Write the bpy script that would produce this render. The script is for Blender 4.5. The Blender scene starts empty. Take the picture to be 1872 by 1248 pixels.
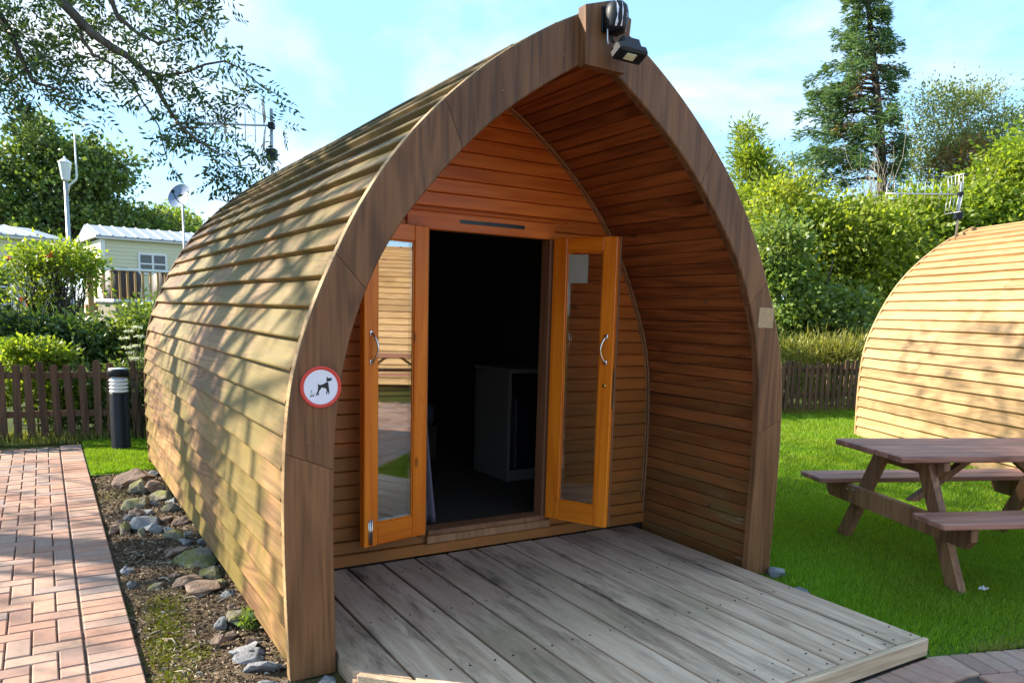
import bpy, bmesh, math, random
import numpy as np
from mathutils import Vector, Matrix, noise as mnoise

random.seed(11)
RNG = np.random.default_rng(11)
sc = bpy.context.scene
C = sc.collection
R_ = math.radians

# ------------------------------------------------------------------ camera
CAM = np.array([-2.24872, -3.01667, 1.53558])
ROT = np.array([[0.85367, -0.52008, 0.02779], [-0.04917, -0.1336, -0.98981], [0.51849, 0.84361, -0.13962]])
FPX, U0, V0 = 1406.03, 941.81, 768.61          # focal length and principal point in photo pixels (1872 x 1248)
cd = bpy.data.cameras.new('camera')
cam = bpy.data.objects.new('camera', cd)
C.objects.link(cam)
sc.camera = cam
cd.sensor_fit = 'HORIZONTAL'
cd.sensor_width = 36.0
cd.lens = FPX / 1872 * 36.0
cd.shift_x = (936 - U0) / 1872
cd.shift_y = (V0 - 624) / 1872
cd.clip_start, cd.clip_end = 0.05, 2000
mw = Matrix.Identity(4)
for i in range(3):
    mw[i][0], mw[i][1], mw[i][2], mw[i][3] = ROT[0][i], -ROT[1][i], -ROT[2][i], CAM[i]
cam.matrix_world = mw


def at(u, v, d):
    """photo pixel -> world point at depth d along the view axis"""
    r = np.array([(u - U0) / FPX, (v - V0) / FPX, 1.0]) @ ROT
    return CAM + r * d


def onz(u, v, z=0.0):
    r = np.array([(u - U0) / FPX, (v - V0) / FPX, 1.0]) @ ROT
    return CAM + r * ((z - CAM[2]) / r[2])


def onplane(u, v, ax, val):
    r = np.array([(u - U0) / FPX, (v - V0) / FPX, 1.0]) @ ROT
    return CAM + r * ((val - CAM[ax]) / r[ax])


def proj(P):
    q = (np.asarray(P, float) - CAM) @ ROT.T
    return U0 + FPX * q[..., 0] / q[..., 2], V0 + FPX * q[..., 1] / q[..., 2], q[..., 2]


# ------------------------------------------------------------------ sky, sun, exposure
SUN_EL, SUN_PHI = R_(33), R_(40)
SUN = Vector((-math.cos(SUN_EL) * math.cos(SUN_PHI), math.cos(SUN_EL) * math.sin(SUN_PHI), math.sin(SUN_EL)))
world = bpy.data.worlds.new('World')
sc.world = world
world.use_nodes = True
wn, wl = world.node_tree.nodes, world.node_tree.links
wn.clear()
w_out = wn.new('ShaderNodeOutputWorld')
w_bg = wn.new('ShaderNodeBackground')
w_bg.inputs['Strength'].default_value = 0.14
sky = wn.new('ShaderNodeTexSky')
sky.sky_type = 'NISHITA'
sky.sun_disc = False
sky.sun_elevation = SUN_EL
sky.sun_rotation = R_(-50)
sky.altitude = 1200
sky.dust_density = 0.15
sky.ozone_density = 2.2
w_tc = wn.new('ShaderNodeTexCoord')
w_sep = wn.new('ShaderNodeSeparateXYZ')
wl.new(w_tc.outputs['Generated'], w_sep.inputs[0])
w_add = wn.new('ShaderNodeMath'); w_add.operation = 'ADD'; w_add.inputs[1].default_value = 0.22
wl.new(w_sep.outputs['Z'], w_add.inputs[0])
w_div = []
for ax in 'XY':
    dv = wn.new('ShaderNodeMath'); dv.operation = 'DIVIDE'
    wl.new(w_sep.outputs[ax], dv.inputs[0]); wl.new(w_add.outputs[0], dv.inputs[1])
    w_div.append(dv)
w_cmb = wn.new('ShaderNodeCombineXYZ')
wl.new(w_div[0].outputs[0], w_cmb.inputs[0]); wl.new(w_div[1].outputs[0], w_cmb.inputs[1])
w_map = wn.new('ShaderNodeMapping')
w_map.inputs['Location'].default_value = (9.1, 6.3, 0)
w_map.inputs['Scale'].default_value = (1.0, 0.8, 1)
wl.new(w_cmb.outputs[0], w_map.inputs[0])
w_noise = wn.new('ShaderNodeTexNoise')
w_noise.inputs['Scale'].default_value = 1.15
w_noise.inputs['Detail'].default_value = 7
w_noise.inputs['Roughness'].default_value = 0.52
w_noise.inputs['Distortion'].default_value = 0.35
wl.new(w_map.outputs[0], w_noise.inputs['Vector'])
w_ramp = wn.new('ShaderNodeValToRGB')
w_ramp.color_ramp.elements[0].position = 0.47
w_ramp.color_ramp.elements[1].position = 0.70
wl.new(w_noise.outputs['Fac'], w_ramp.inputs[0])
w_mix = wn.new('ShaderNodeMixRGB')
w_mix.inputs['Color2'].default_value = (2.55, 2.55, 2.5, 1)
wl.new(w_ramp.outputs['Color'], w_mix.inputs['Fac'])
w_fill = wn.new('ShaderNodeMixRGB')          # constant pale blue added to even the sky and lift overhead fill
w_fill.inputs['Fac'].default_value = 0.75
w_fill.inputs['Color2'].default_value = (0.72, 1.46, 2.32, 1)
wl.new(sky.outputs[0], w_fill.inputs['Color1'])
wl.new(w_fill.outputs[0], w_mix.inputs['Color1'])
wl.new(w_mix.outputs[0], w_bg.inputs['Color'])
wl.new(w_bg.outputs[0], w_out.inputs['Surface'])

sd = bpy.data.lights.new('sun', 'SUN')
sd.energy = 3.0
sd.angle = R_(0.53)
sd.color = (1.0, 0.92, 0.78)
sun = bpy.data.objects.new('sun', sd)
C.objects.link(sun)
sun.rotation_euler = SUN.to_track_quat('Z', 'Y').to_euler()
sun.location = (-20, 15, 20)
vs = sc.view_settings
sc.display_settings.display_device = 'sRGB'
vs.view_transform = 'Standard'
vs.look = 'None'
vs.exposure = 2.1
vs.gamma = 1
vs.use_curve_mapping = False
sc.cycles.max_bounces = 8
sc.cycles.diffuse_bounces = 6
sc.cycles.transparent_max_bounces = 16
sc.cycles.transmission_bounces = 6
sc.cycles.caustics_reflective = False
sc.cycles.caustics_refractive = False
sc.cycles.use_denoising = True
sc.cycles.sample_clamp_indirect = 8


# ------------------------------------------------------------------ material helpers
class Mat:
    def __init__(self, name):
        self.m = bpy.data.materials.new(name)
        self.m.use_nodes = True
        self.n = self.m.node_tree.nodes
        self.l = self.m.node_tree.links
        self.b = self.n['Principled BSDF']

    def node(self, t, ins=None, **props):
        nd = self.n.new('ShaderNode' + t)
        for k, v in props.items():
            setattr(nd, k, v)
        for k, v in (ins or {}).items():
            self.set(nd.inputs[k], v)
        return nd

    def set(self, sock, v):
        if hasattr(v, 'is_linked'):
            self.l.new(v, sock)
        elif isinstance(v, (tuple, list)) and len(v) == 3 and sock.type == 'RGBA':
            sock.default_value = (*v, 1)
        else:
            sock.default_value = v

    def math(self, op, a, b=0.0, clamp=False):
        nd = self.node('Math', {0: a, 1: b}, operation=op, use_clamp=clamp)
        return nd.outputs[0]

    def noise(self, vec, scale, detail=3, rough=0.5, dist=0.0):
        nd = self.node('TexNoise', {'Vector': vec, 'Scale': scale, 'Detail': detail, 'Roughness': rough, 'Distortion': dist})
        return nd.outputs['Fac']

    def ramp(self, fac, stops):
        nd = self.node('ValToRGB', {0: fac})
        cr = nd.color_ramp
        while len(cr.elements) < len(stops):
            cr.elements.new(0.5)
        for e, (p, c) in zip(cr.elements, stops):
            e.position = p
            e.color = (*c, 1) if isinstance(c, (tuple, list)) else (c, c, c, 1)
        return nd.outputs[0]

    def mix(self, fac, a, b, blend='MIX'):
        nd = self.node('MixRGB', {0: fac, 1: a, 2: b}, blend_type=blend)
        return nd.outputs[0]

    def mapping(self, vec, scale=(1, 1, 1), loc=(0, 0, 0)):
        nd = self.node('Mapping', {'Vector': vec, 'Scale': scale, 'Location': loc})
        return nd.outputs[0]

    def bump(self, h, strength=0.3, dist=0.01):
        nd = self.node('Bump', {'Height': h, 'Strength': strength, 'Distance': dist})
        self.l.new(nd.outputs[0], self.b.inputs['Normal'])

    def obj(self):
        return self.node('TexCoord').outputs['Object']

    def out(self, color=None, rough=None, metal=None, spec=None):
        if color is not None: self.set(self.b.inputs['Base Color'], color)
        if rough is not None: self.set(self.b.inputs['Roughness'], rough)
        if metal is not None: self.set(self.b.inputs['Metallic'], metal)
        if spec is not None: self.set(self.b.inputs['Specular IOR Level'], spec)
        return self.m


def plain(name, col, rough=0.5, metal=0.0, var=0.12, scale=20.0, spec=0.5):
    M = Mat(name)
    v = M.obj()
    n = M.noise(v, scale, 4, 0.6)
    c = M.mix(n, tuple(x * (1 - var) for x in col), tuple(min(1, x * (1 + var)) for x in col))
    r = M.math('MULTIPLY_ADD', n, 0.2)
    nd = M.node('Math', {0: n, 1: 0.25, 2: rough - 0.12}, operation='MULTIPLY_ADD', use_clamp=True)
    M.bump(n, 0.06, 0.003)
    return M.out(c, nd.outputs[0], metal, spec)


def wood(name, dark, light, axis='Y', rough=0.6, var=0.3, knots=0.5, fibre=70.0, ring=14.0, bump=0.25, stain=None, spec=0.35, huevar=0.0, kscale=2.6):
    """sawn timber with fibre along `axis`; every object gets its own cut of it"""
    M = Mat(name)
    oc = M.obj()
    rnd = M.node('ObjectInfo').outputs['Random']
    off = M.node('CombineXYZ', {0: M.math('MULTIPLY', rnd, 37.0), 1: M.math('MULTIPLY', rnd, 91.0), 2: M.math('MULTIPLY', rnd, 53.0)}).outputs[0]
    v = M.node('VectorMath', {0: oc, 1: off}, operation='ADD').outputs[0]
    sc_f = [1.0, 1.0, 1.0]; sc_f['XYZ'.index(axis)] = 0.035
    sc_r = [1.0, 1.0, 1.0]; sc_r['XYZ'.index(axis)] = 0.10
    sc_k = [1.0, 1.0, 1.0]; sc_k['XYZ'.index(axis)] = 0.45
    f = M.noise(M.mapping(v, sc_f), fibre, 4, 0.65)
    rr = M.noise(M.mapping(v, sc_r), 4.0, 3, 0.5, 0.4)
    rings = M.math('SINE', M.math('MULTIPLY', rr, ring * 6.283))
    rings = M.math('MULTIPLY_ADD', rings, 0.5)
    M.n[-1].inputs[2].default_value = 0.5
    broad = M.noise(M.mapping(v, sc_r), 1.6, 2, 0.5)
    fac = M.math('ADD', M.math('MULTIPLY', f, 0.75), M.math('MULTIPLY', rings, 0.22))
    fac = M.math('ADD', fac, M.math('MULTIPLY', M.math('SUBTRACT', broad, 0.5), 0.7))
    col = M.ramp(fac, [(0.25, dark), (0.75, light)])
    if knots:
        vo = M.node('TexVoronoi', {'Vector': M.mapping(v, sc_k), 'Scale': kscale}, feature='F1')
        k = M.ramp(vo.outputs['Distance'], [(0.045, 1.0), (0.105, 0.0)])
        col = M.mix(M.math('MULTIPLY', k, knots), col, tuple(x * 0.28 for x in dark))
    val = M.node('Math', {0: rnd, 1: var, 2: 1 - var / 2}, operation='MULTIPLY_ADD').outputs[0]
    hue = M.node('Math', {0: M.math('FRACT', M.math('MULTIPLY', rnd, 17.3)), 1: huevar, 2: 0.5 - huevar / 2}, operation='MULTIPLY_ADD').outputs[0]
    col = M.node('HueSaturation', {'Hue': hue, 'Saturation': 1.0, 'Value': val, 'Fac': 1.0, 'Color': col}).outputs[0]
    if stain:
        col = stain(M, oc, col)
    rg = M.node('Math', {0: f, 1: 0.25, 2: rough - 0.12}, operation='MULTIPLY_ADD').outputs[0]
    M.bump(M.math('ADD', f, M.math('MULTIPLY', rings, 0.25)), bump, 0.004)
    return M.out(col, rg, 0, spec)


def algae(M, oc, col):
    # olive algae that has run down the boards in streaks, plus a darker brown mixed in towards the upper curve
    st = M.noise(M.mapping(oc, (1.0, 1.0, 0.16)), 3.2, 5, 0.62, 0.6)
    patch = M.noise(M.mapping(oc, (0.6, 0.8, 0.8), (0, 2.3, 1.1)), 1.15, 3, 0.55)
    m = M.ramp(M.math('ADD', M.math('MULTIPLY', st, 0.55), M.math('MULTIPLY', patch, 0.75)), [(0.57, 0.0), (0.71, 1.0)])
    col = M.mix(M.math('MULTIPLY', m, 0.78), col, (0.135, 0.102, 0.006))
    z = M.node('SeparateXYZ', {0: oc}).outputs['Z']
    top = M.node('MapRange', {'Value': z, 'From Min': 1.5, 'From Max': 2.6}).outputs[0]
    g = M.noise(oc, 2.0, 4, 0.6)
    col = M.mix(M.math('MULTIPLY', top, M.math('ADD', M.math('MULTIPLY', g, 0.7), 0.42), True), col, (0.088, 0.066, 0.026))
    return col


def lining_wear(M, oc, col):
    # scuffed and algae-tinged lower boards near the open end of the porch
    s = M.node('SeparateXYZ', {0: oc})
    low = M.node('MapRange', {'Value': s.outputs['Z'], 'From Min': 1.35, 'From Max': 0.1}).outputs[0]
    fro = M.node('MapRange', {'Value': s.outputs['Y'], 'From Min': 0.85, 'From Max': 0.05}).outputs[0]
    n = M.noise(M.mapping(oc, (1, 0.35, 1.6)), 6.0, 5, 0.65)
    f1 = M.math('MULTIPLY', low, M.ramp(n, [(0.35, 0.25), (0.62, 0.95)]))
    col = M.mix(f1, col, (0.17, 0.086, 0.029))
    f2 = M.math('MULTIPLY', M.math('MULTIPLY', low, fro), M.ramp(n, [(0.45, 0.0), (0.6, 0.9)]))
    col = M.mix(f2, col, (0.17, 0.13, 0.04))
    sc_ = M.noise(M.mapping(oc, (1, 0.25, 2.0), (3, 1, 2)), 11.0, 4, 0.7)
    f3 = M.math('MULTIPLY', M.math('MULTIPLY', low, fro), M.ramp(sc_, [(0.60, 0.0), (0.68, 0.7)]))
    return M.mix(f3, col, (0.40, 0.34, 0.26))


def wall_wear(M, oc, col):
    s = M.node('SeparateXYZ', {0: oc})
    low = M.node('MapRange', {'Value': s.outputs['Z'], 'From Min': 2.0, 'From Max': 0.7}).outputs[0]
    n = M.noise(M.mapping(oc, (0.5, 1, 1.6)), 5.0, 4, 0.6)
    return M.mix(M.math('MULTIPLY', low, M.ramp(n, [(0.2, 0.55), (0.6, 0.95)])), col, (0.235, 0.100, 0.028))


def deck_wear_tone(M, oc, col):
    n = M.noise(M.mapping(oc, (2.4, 0.40, 1)), 3.5, 7, 0.75, 0.3)
    d = M.noise(M.mapping(oc, (1.0, 0.6, 1), (5, 2, 0)), 1.3, 3, 0.55)
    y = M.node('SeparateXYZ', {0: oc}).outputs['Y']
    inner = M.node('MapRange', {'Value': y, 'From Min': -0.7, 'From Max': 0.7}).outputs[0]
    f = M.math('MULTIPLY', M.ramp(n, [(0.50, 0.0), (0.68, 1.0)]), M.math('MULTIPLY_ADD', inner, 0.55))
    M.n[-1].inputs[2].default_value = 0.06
    col = M.mix(M.math('MULTIPLY', inner, 0.62), col, (0.19, 0.125, 0.110))  # mixes in a darker brown towards the back of the deck
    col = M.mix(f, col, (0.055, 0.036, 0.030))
    g = M.math('MULTIPLY', M.ramp(d, [(0.52, 0.0), (0.68, 1.0)]), 0.35)
    return M.mix(g, col, (0.21, 0.19, 0.09))


def fence_wear(M, oc, col):
    n = M.noise(oc, 6.0, 4, 0.6)
    return M.mix(M.ramp(n, [(0.5, 0.0), (0.75, 0.55)]), col, (0.07, 0.075, 0.035))


MT = {}
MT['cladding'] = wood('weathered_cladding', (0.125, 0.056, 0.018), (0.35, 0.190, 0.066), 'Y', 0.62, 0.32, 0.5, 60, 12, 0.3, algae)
MT['cladding_clean'] = wood('pale_cladding', (0.30, 0.175, 0.075), (0.52, 0.33, 0.155), 'Y', 0.62, 0.22, 0.35, 60, 12, 0.25)  # paler boards without the algae
MT['arch'] = wood('stained_arch_timber', (0.085, 0.034, 0.012), (0.225, 0.098, 0.037), 'Z', 0.55, 0.16, 0.5, 55, 10, 0.3)
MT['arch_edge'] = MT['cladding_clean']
MT['lining'] = wood('porch_lining', (0.14, 0.036, 0.010), (0.38, 0.112, 0.030), 'Y', 0.42, 0.38, 0.8, 45, 9, 0.12, lining_wear, 0.35, 0.0, 3.6)
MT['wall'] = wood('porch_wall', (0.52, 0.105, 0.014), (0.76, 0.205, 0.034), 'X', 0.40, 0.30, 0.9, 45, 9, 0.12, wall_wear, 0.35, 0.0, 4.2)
MT['trim'] = wood('trim_timber', (0.20, 0.09, 0.04), (0.36, 0.18, 0.085), 'Z', 0.5, 0.2, 0.0, 60, 8, 0.15)
MT['door_z'] = wood('door_pine_upright', (0.56, 0.110, 0.004), (0.80, 0.215, 0.010), 'Z', 0.28, 0.12, 0.8, 30, 7, 0.06, None, 0.5, 0.0, 5.5)
MT['door_x'] = wood('door_pine_crosswise', (0.56, 0.110, 0.004), (0.80, 0.215, 0.010), 'X', 0.28, 0.12, 0.8, 30, 7, 0.06, None, 0.5, 0.0, 5.5)
MT['frame'] = wood('door_frame_timber', (0.13, 0.05, 0.022), (0.26, 0.11, 0.05), 'Z', 0.5, 0.2, 0.3, 50, 8, 0.15)
MT['deck'] = wood('weathered_deck', (0.44, 0.295, 0.190), (0.80, 0.585, 0.405), 'Y', 0.75, 0.22, 0.25, 110, 6, 0.5, deck_wear_tone, 0.2)
MT['deck_x'] = wood('weathered_deck_edge', (0.38, 0.26, 0.16), (0.68, 0.50, 0.33), 'X', 0.75, 0.1, 0.25, 90, 14, 0.5, None, 0.2)
MT['table'] = wood('picnic_table_timber', (0.19, 0.075, 0.050), (0.43, 0.20, 0.140), 'X', 0.5, 0.2, 0.4, 55, 10, 0.25)
MT['table_leg'] = wood('picnic_table_leg_timber', (0.13, 0.055, 0.028), (0.33, 0.16, 0.075), 'Z', 0.55, 0.3, 0.5, 50, 10, 0.25)
MT['fence'] = wood('dark_fence_timber', (0.055, 0.030, 0.018), (0.15, 0.085, 0.050), 'Z', 0.7, 0.4, 0.0, 50, 8, 0.4, fence_wear, 0.2)
MT['new_timber'] = wood('yellow_deck_timber', (0.30, 0.17, 0.06), (0.52, 0.32, 0.13), 'Z', 0.6, 0.25, 0.3, 50, 8, 0.2)
MT['black_plastic'] = plain('black_plastic', (0.007, 0.0085, 0.012), 0.45, 0, 0.3, 40, 0.3)
MT['dark_void'] = plain('shade_dark_timber', (0.035, 0.022, 0.014), 0.7)  # dimness of the closed interior put into the colour
MT['chrome'] = plain('polished_metal', (0.72, 0.70, 0.66), 0.18, 1.0, 0.06, 60)
MT['brass'] = plain('brass', (0.55, 0.38, 0.14), 0.3, 1.0, 0.1, 60)
MT['galv'] = plain('galvanised_steel', (0.42, 0.43, 0.44), 0.45, 0.8, 0.15, 30)
MT['alu'] = plain('dull_aluminium', (0.55, 0.55, 0.55), 0.45, 0.7, 0.1, 40)
MT['white'] = plain('white_paint', (0.78, 0.78, 0.76), 0.4, 0, 0.05, 12)
MT['cream'] = plain('cream_siding', (0.66, 0.63, 0.42), 0.55, 0, 0.04, 6)
MT['rooftile'] = plain('grey_roof_sheet', (0.30, 0.33, 0.37), 0.5, 0.1, 0.15, 9)
MT['dish'] = plain('grey_dish', (0.17, 0.23, 0.34), 0.45, 0, 0.08, 8)
MT['signwhite'] = plain('sign_white', (0.74, 0.72, 0.78), 0.3, 0, 0.03, 5)
MT['signred'] = plain('sign_red', (0.62, 0.045, 0.03), 0.3, 0, 0.06, 15)
MT['signblack'] = plain('sign_black', (0.008, 0.008, 0.01), 0.35, 0, 0.1, 15)
MT['residue'] = plain('paint_residue', (0.40, 0.27, 0.14), 0.7, 0, 0.5, 60)
MT['cardgrey'] = plain('grey_card', (0.30, 0.27, 0.21), 0.6, 0, 0.05, 8)
MT['curtain'] = plain('mauve_curtain', (0.10, 0.085, 0.115), 0.9, 0, 0.2, 30)
MT['cab'] = plain('cabinet_board', (0.13, 0.105, 0.085), 0.5, 0, 0.1, 10)
MT['bed'] = plain('dark_bedding', (0.05, 0.06, 0.08), 0.9, 0, 0.2, 20)
MT['rattan'] = plain('dark_rattan', (0.028, 0.017, 0.012), 0.6, 0, 0.5, 60)
MT['tan_plastic'] = plain('tan_plastic', (0.34, 0.28, 0.19), 0.5, 0, 0.1, 10)
MT['litter'] = plain('white_litter', (0.8, 0.8, 0.78), 0.6)
MT['bark'] = wood('bark', (0.035, 0.026, 0.018), (0.12, 0.095, 0.07), 'Z', 0.85, 0.2, 0.0, 30, 6, 0.6)
MT['pale_bark'] = wood('pale_bark', (0.20, 0.16, 0.11), (0.42, 0.36, 0.28), 'Z', 0.85, 0.2, 0.0, 30, 6, 0.5)
MT['lamp_glass'] = plain('frosted_lamp_glass', (0.72, 0.74, 0.74), 0.35, 0, 0.04, 8)
MT['led'] = plain('lamp_lens', (0.60, 0.62, 0.42), 0.25, 0, 0.1, 30)


def glass_mat(name, refl=0.30, tint=(0.86, 0.88, 0.86)):
    M = Mat(name)
    tr = M.node('BsdfTransparent', {'Color': tint})
    gl = M.node('BsdfGlossy', {'Color': (0.95, 0.96, 0.95), 'Roughness': 0.015})
    fr = M.node('LayerWeight', {'Blend': 0.5}).outputs['Facing']
    fac = M.node('Math', {0: fr, 1: 0.6, 2: refl}, operation='MULTIPLY_ADD', use_clamp=True).outputs[0]
    mx = M.node('MixShader', {0: fac, 1: tr.outputs[0], 2: gl.outputs[0]})
    M.l.new(mx.outputs[0], M.n['Material Output'].inputs['Surface'])
    return M.m


MT['glass'] = glass_mat('door_glass', 0.16)
MT['window_glass'] = plain('window_glass', (0.06, 0.075, 0.085), 0.08, 0, 0.3, 6)


def leaf_mat(name, dark, light, trans=0.35, rough=0.45, sat=1.0, hue=0.03, tint=(1.0, 1.0, 0.35)):
    M = Mat(name)
    r = M.node('NewGeometry').outputs['Random Per Island']
    col = M.ramp(r, [(0.0, dark), (1.0, light)])
    big = M.noise(M.obj(), 0.9, 3, 0.6)
    col = M.node('HueSaturation', {'Hue': M.node('Math', {0: big, 1: hue * 2, 2: 0.5 - hue}, operation='MULTIPLY_ADD').outputs[0],
                                   'Saturation': sat, 'Value': M.node('Math', {0: big, 1: 0.7, 2: 0.65}, operation='MULTIPLY_ADD').outputs[0],
                                   'Fac': 1.0, 'Color': col}).outputs[0]
    M.out(col, rough, 0, 0.35)
    tcol = M.mix(1.0, col, (*tint, 1), 'MULTIPLY')
    tcol = M.mix(1.0, tcol, (1.7, 1.7, 1.7, 1), 'MULTIPLY')
    tr = M.node('BsdfTranslucent', {'Color': tcol})
    mx = M.node('MixShader', {0: trans, 1: M.b.outputs[0], 2: tr.outputs[0]})
    M.l.new(mx.outputs[0], M.n['Material Output'].inputs['Surface'])
    return M.m


MT['ash_leaf'] = leaf_mat('ash_leaves', (0.028, 0.056, 0.024), (0.08, 0.125, 0.042), 0.32)
MT['syc_leaf'] = leaf_mat('sycamore_leaves', (0.075, 0.125, 0.036), (0.185, 0.245, 0.065), 0.3)
MT['hedge_leaf'] = leaf_mat('hedge_leaves', (0.14, 0.19, 0.025), (0.36, 0.39, 0.065), 0.5)
MT['lime_leaf'] = leaf_mat('lime_green_leaves', (0.115, 0.185, 0.02), (0.31, 0.365, 0.052), 0.48)
MT['dark_leaf'] = leaf_mat('dark_leaves', (0.035, 0.075, 0.024), (0.11, 0.17, 0.048), 0.28)
MT['ivy_leaf'] = leaf_mat('ivy_leaves', (0.085, 0.15, 0.04), (0.25, 0.315, 0.085), 0.38, 0.35)
MT['con_leaf'] = leaf_mat('conifer_sprays', (0.05, 0.11, 0.05), (0.15, 0.225, 0.085), 0.3)
MT['brown_leaf'] = leaf_mat('dead_brown_sprays', (0.14, 0.075, 0.03), (0.32, 0.19, 0.075), 0.25)
MT['pale_leaf'] = leaf_mat('pale_airy_leaves', (0.13, 0.165, 0.065), (0.31, 0.34, 0.14), 0.4)
MT['white_flower'] = leaf_mat('white_flower_heads', (0.45, 0.48, 0.42), (0.7, 0.72, 0.66), 0.2)
MT['red_flower'] = leaf_mat('red_flowers', (0.40, 0.03, 0.02), (0.62, 0.10, 0.05), 0.3, tint=(1, .5, .4))
MT['grass'] = leaf_mat('lawn_grass', (0.105, 0.215, 0.012), (0.285, 0.41, 0.03), 0.38, 0.5, 1.0, 0.035)
MT['long_grass'] = leaf_mat('long_grass', (0.15, 0.17, 0.035), (0.36, 0.34, 0.1), 0.35)
MT['moss'] = leaf_mat('moss_tufts', (0.10, 0.12, 0.008), (0.22, 0.22, 0.016), 0.3)


def ground_mat(name, a, b, scale=3.0, fine=60.0, bump=0.5, c=None):
    M = Mat(name)
    v = M.obj()
    n = M.noise(v, scale, 5, 0.6)
    f = M.noise(v, fine, 4, 0.7)
    col = M.ramp(M.math('ADD', M.math('MULTIPLY', n, 0.6), M.math('MULTIPLY', f, 0.4)), [(0.3, a), (0.7, b)])
    if c:
        p = M.noise(M.mapping(v, (1, 1, 1), (4, 7, 0)), 0.8, 3, 0.5)
        col = M.mix(M.ramp(p, [(0.5, 0.0), (0.66, 0.8)]), col, c)
    M.bump(f, bump, 0.02)
    return M.out(col, 0.9, 0, 0.15)


MT['lawn'] = ground_mat('lawn_turf', (0.040, 0.095, 0.008), (0.090, 0.165, 0.016), 2.5, 90)
MT['field'] = ground_mat('rough_ground', (0.035, 0.055, 0.012), (0.095, 0.115, 0.030), 1.0, 30)
MT['soil'] = ground_mat('garden_soil', (0.055, 0.036, 0.022), (0.19, 0.135, 0.080), 5.0, 70, 0.9, (0.12, 0.12, 0.02))
MT['joint'] = ground_mat('jointing_sand', (0.07, 0.055, 0.045), (0.14, 0.11, 0.09), 8.0, 90)


def brick_mat(name):
    M = Mat(name)
    oc = M.obj()
    rnd = M.node('ObjectInfo').outputs['Random']
    isl = M.node('NewGeometry').outputs['Random Per Island']
    k = M.math('FRACT', M.math('ADD', M.math('MULTIPLY', rnd, 7.7), M.math('MULTIPLY', isl, 3.1)))
    base = M.ramp(k, [(0.0, (0.36, 0.215, 0.165)), (0.3, (0.50, 0.265, 0.175)), (0.55, (0.43, 0.285, 0.225)), (0.8, (0.56, 0.335, 0.225)), (1.0, (0.36, 0.275, 0.245))])
    g = M.node('NewGeometry').outputs['Position']
    n = M.noise(g, 26, 5, 0.65)
    w = M.noise(g, 2.2, 4, 0.6)
    col = M.mix(M.ramp(n, [(0.35, 0.35), (0.7, 0.0)]), base, (0.16, 0.11, 0.09))
    col = M.mix(M.ramp(w, [(0.45, 0.0), (0.75, 0.45)]), col, (0.30, 0.26, 0.22))
    f = M.noise(g, 180, 3, 0.7)
    M.bump(M.math('ADD', n, f), 0.35, 0.004)
    return M.out(col, 0.85, 0, 0.2)


MT['brick'] = brick_mat('block_paving')


def rock_mat(name, a, b, moss=0.0):
    M = Mat(name)
    v = M.obj()
    rnd = M.node('ObjectInfo').outputs['Random']
    v2 = M.node('VectorMath', {0: v, 1: M.node('CombineXYZ', {0: M.math('MULTIPLY', rnd, 30.0), 1: rnd, 2: M.math('MULTIPLY', rnd, 9.0)}).outputs[0]}, operation='ADD').outputs[0]
    n = M.noise(v2, 9, 6, 0.65)
    f = M.noise(v2, 55, 4, 0.7)
    col = M.ramp(M.math('ADD', M.math('MULTIPLY', n, 0.65), M.math('MULTIPLY', f, 0.35)), [(0.3, a), (0.7, b)])
    col = M.node('HueSaturation', {'Hue': 0.5, 'Saturation': 1.0, 'Value': M.node('Math', {0: rnd, 1: 0.5, 2: 0.75}, operation='MULTIPLY_ADD').outputs[0], 'Fac': 1.0, 'Color': col}).outputs[0]
    if moss:
        up = M.node('SeparateXYZ', {0: M.node('NewGeometry').outputs['Normal']}).outputs['Z']
        m = M.math('MULTIPLY', M.ramp(up, [(0.2, 0.0), (0.8, 1.0)]), M.ramp(n, [(0.42, 0.0), (0.56, moss)]))
        col = M.mix(m, col, (0.15, 0.145, 0.025))
    M.bump(M.math('ADD', n, M.math('MULTIPLY', f, 0.6)), 0.8, 0.02)
    return M.out(col, 0.85, 0, 0.25)


MT['rock_grey'] = rock_mat('grey_stone', (0.10, 0.105, 0.115), (0.34, 0.33, 0.32))
MT['rock_moss'] = rock_mat('mossy_stone', (0.13, 0.11, 0.08), (0.36, 0.32, 0.24), 0.9)
MT['rock_brown'] = rock_mat('brown_stone', (0.12, 0.075, 0.05), (0.34, 0.24, 0.18))


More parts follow.
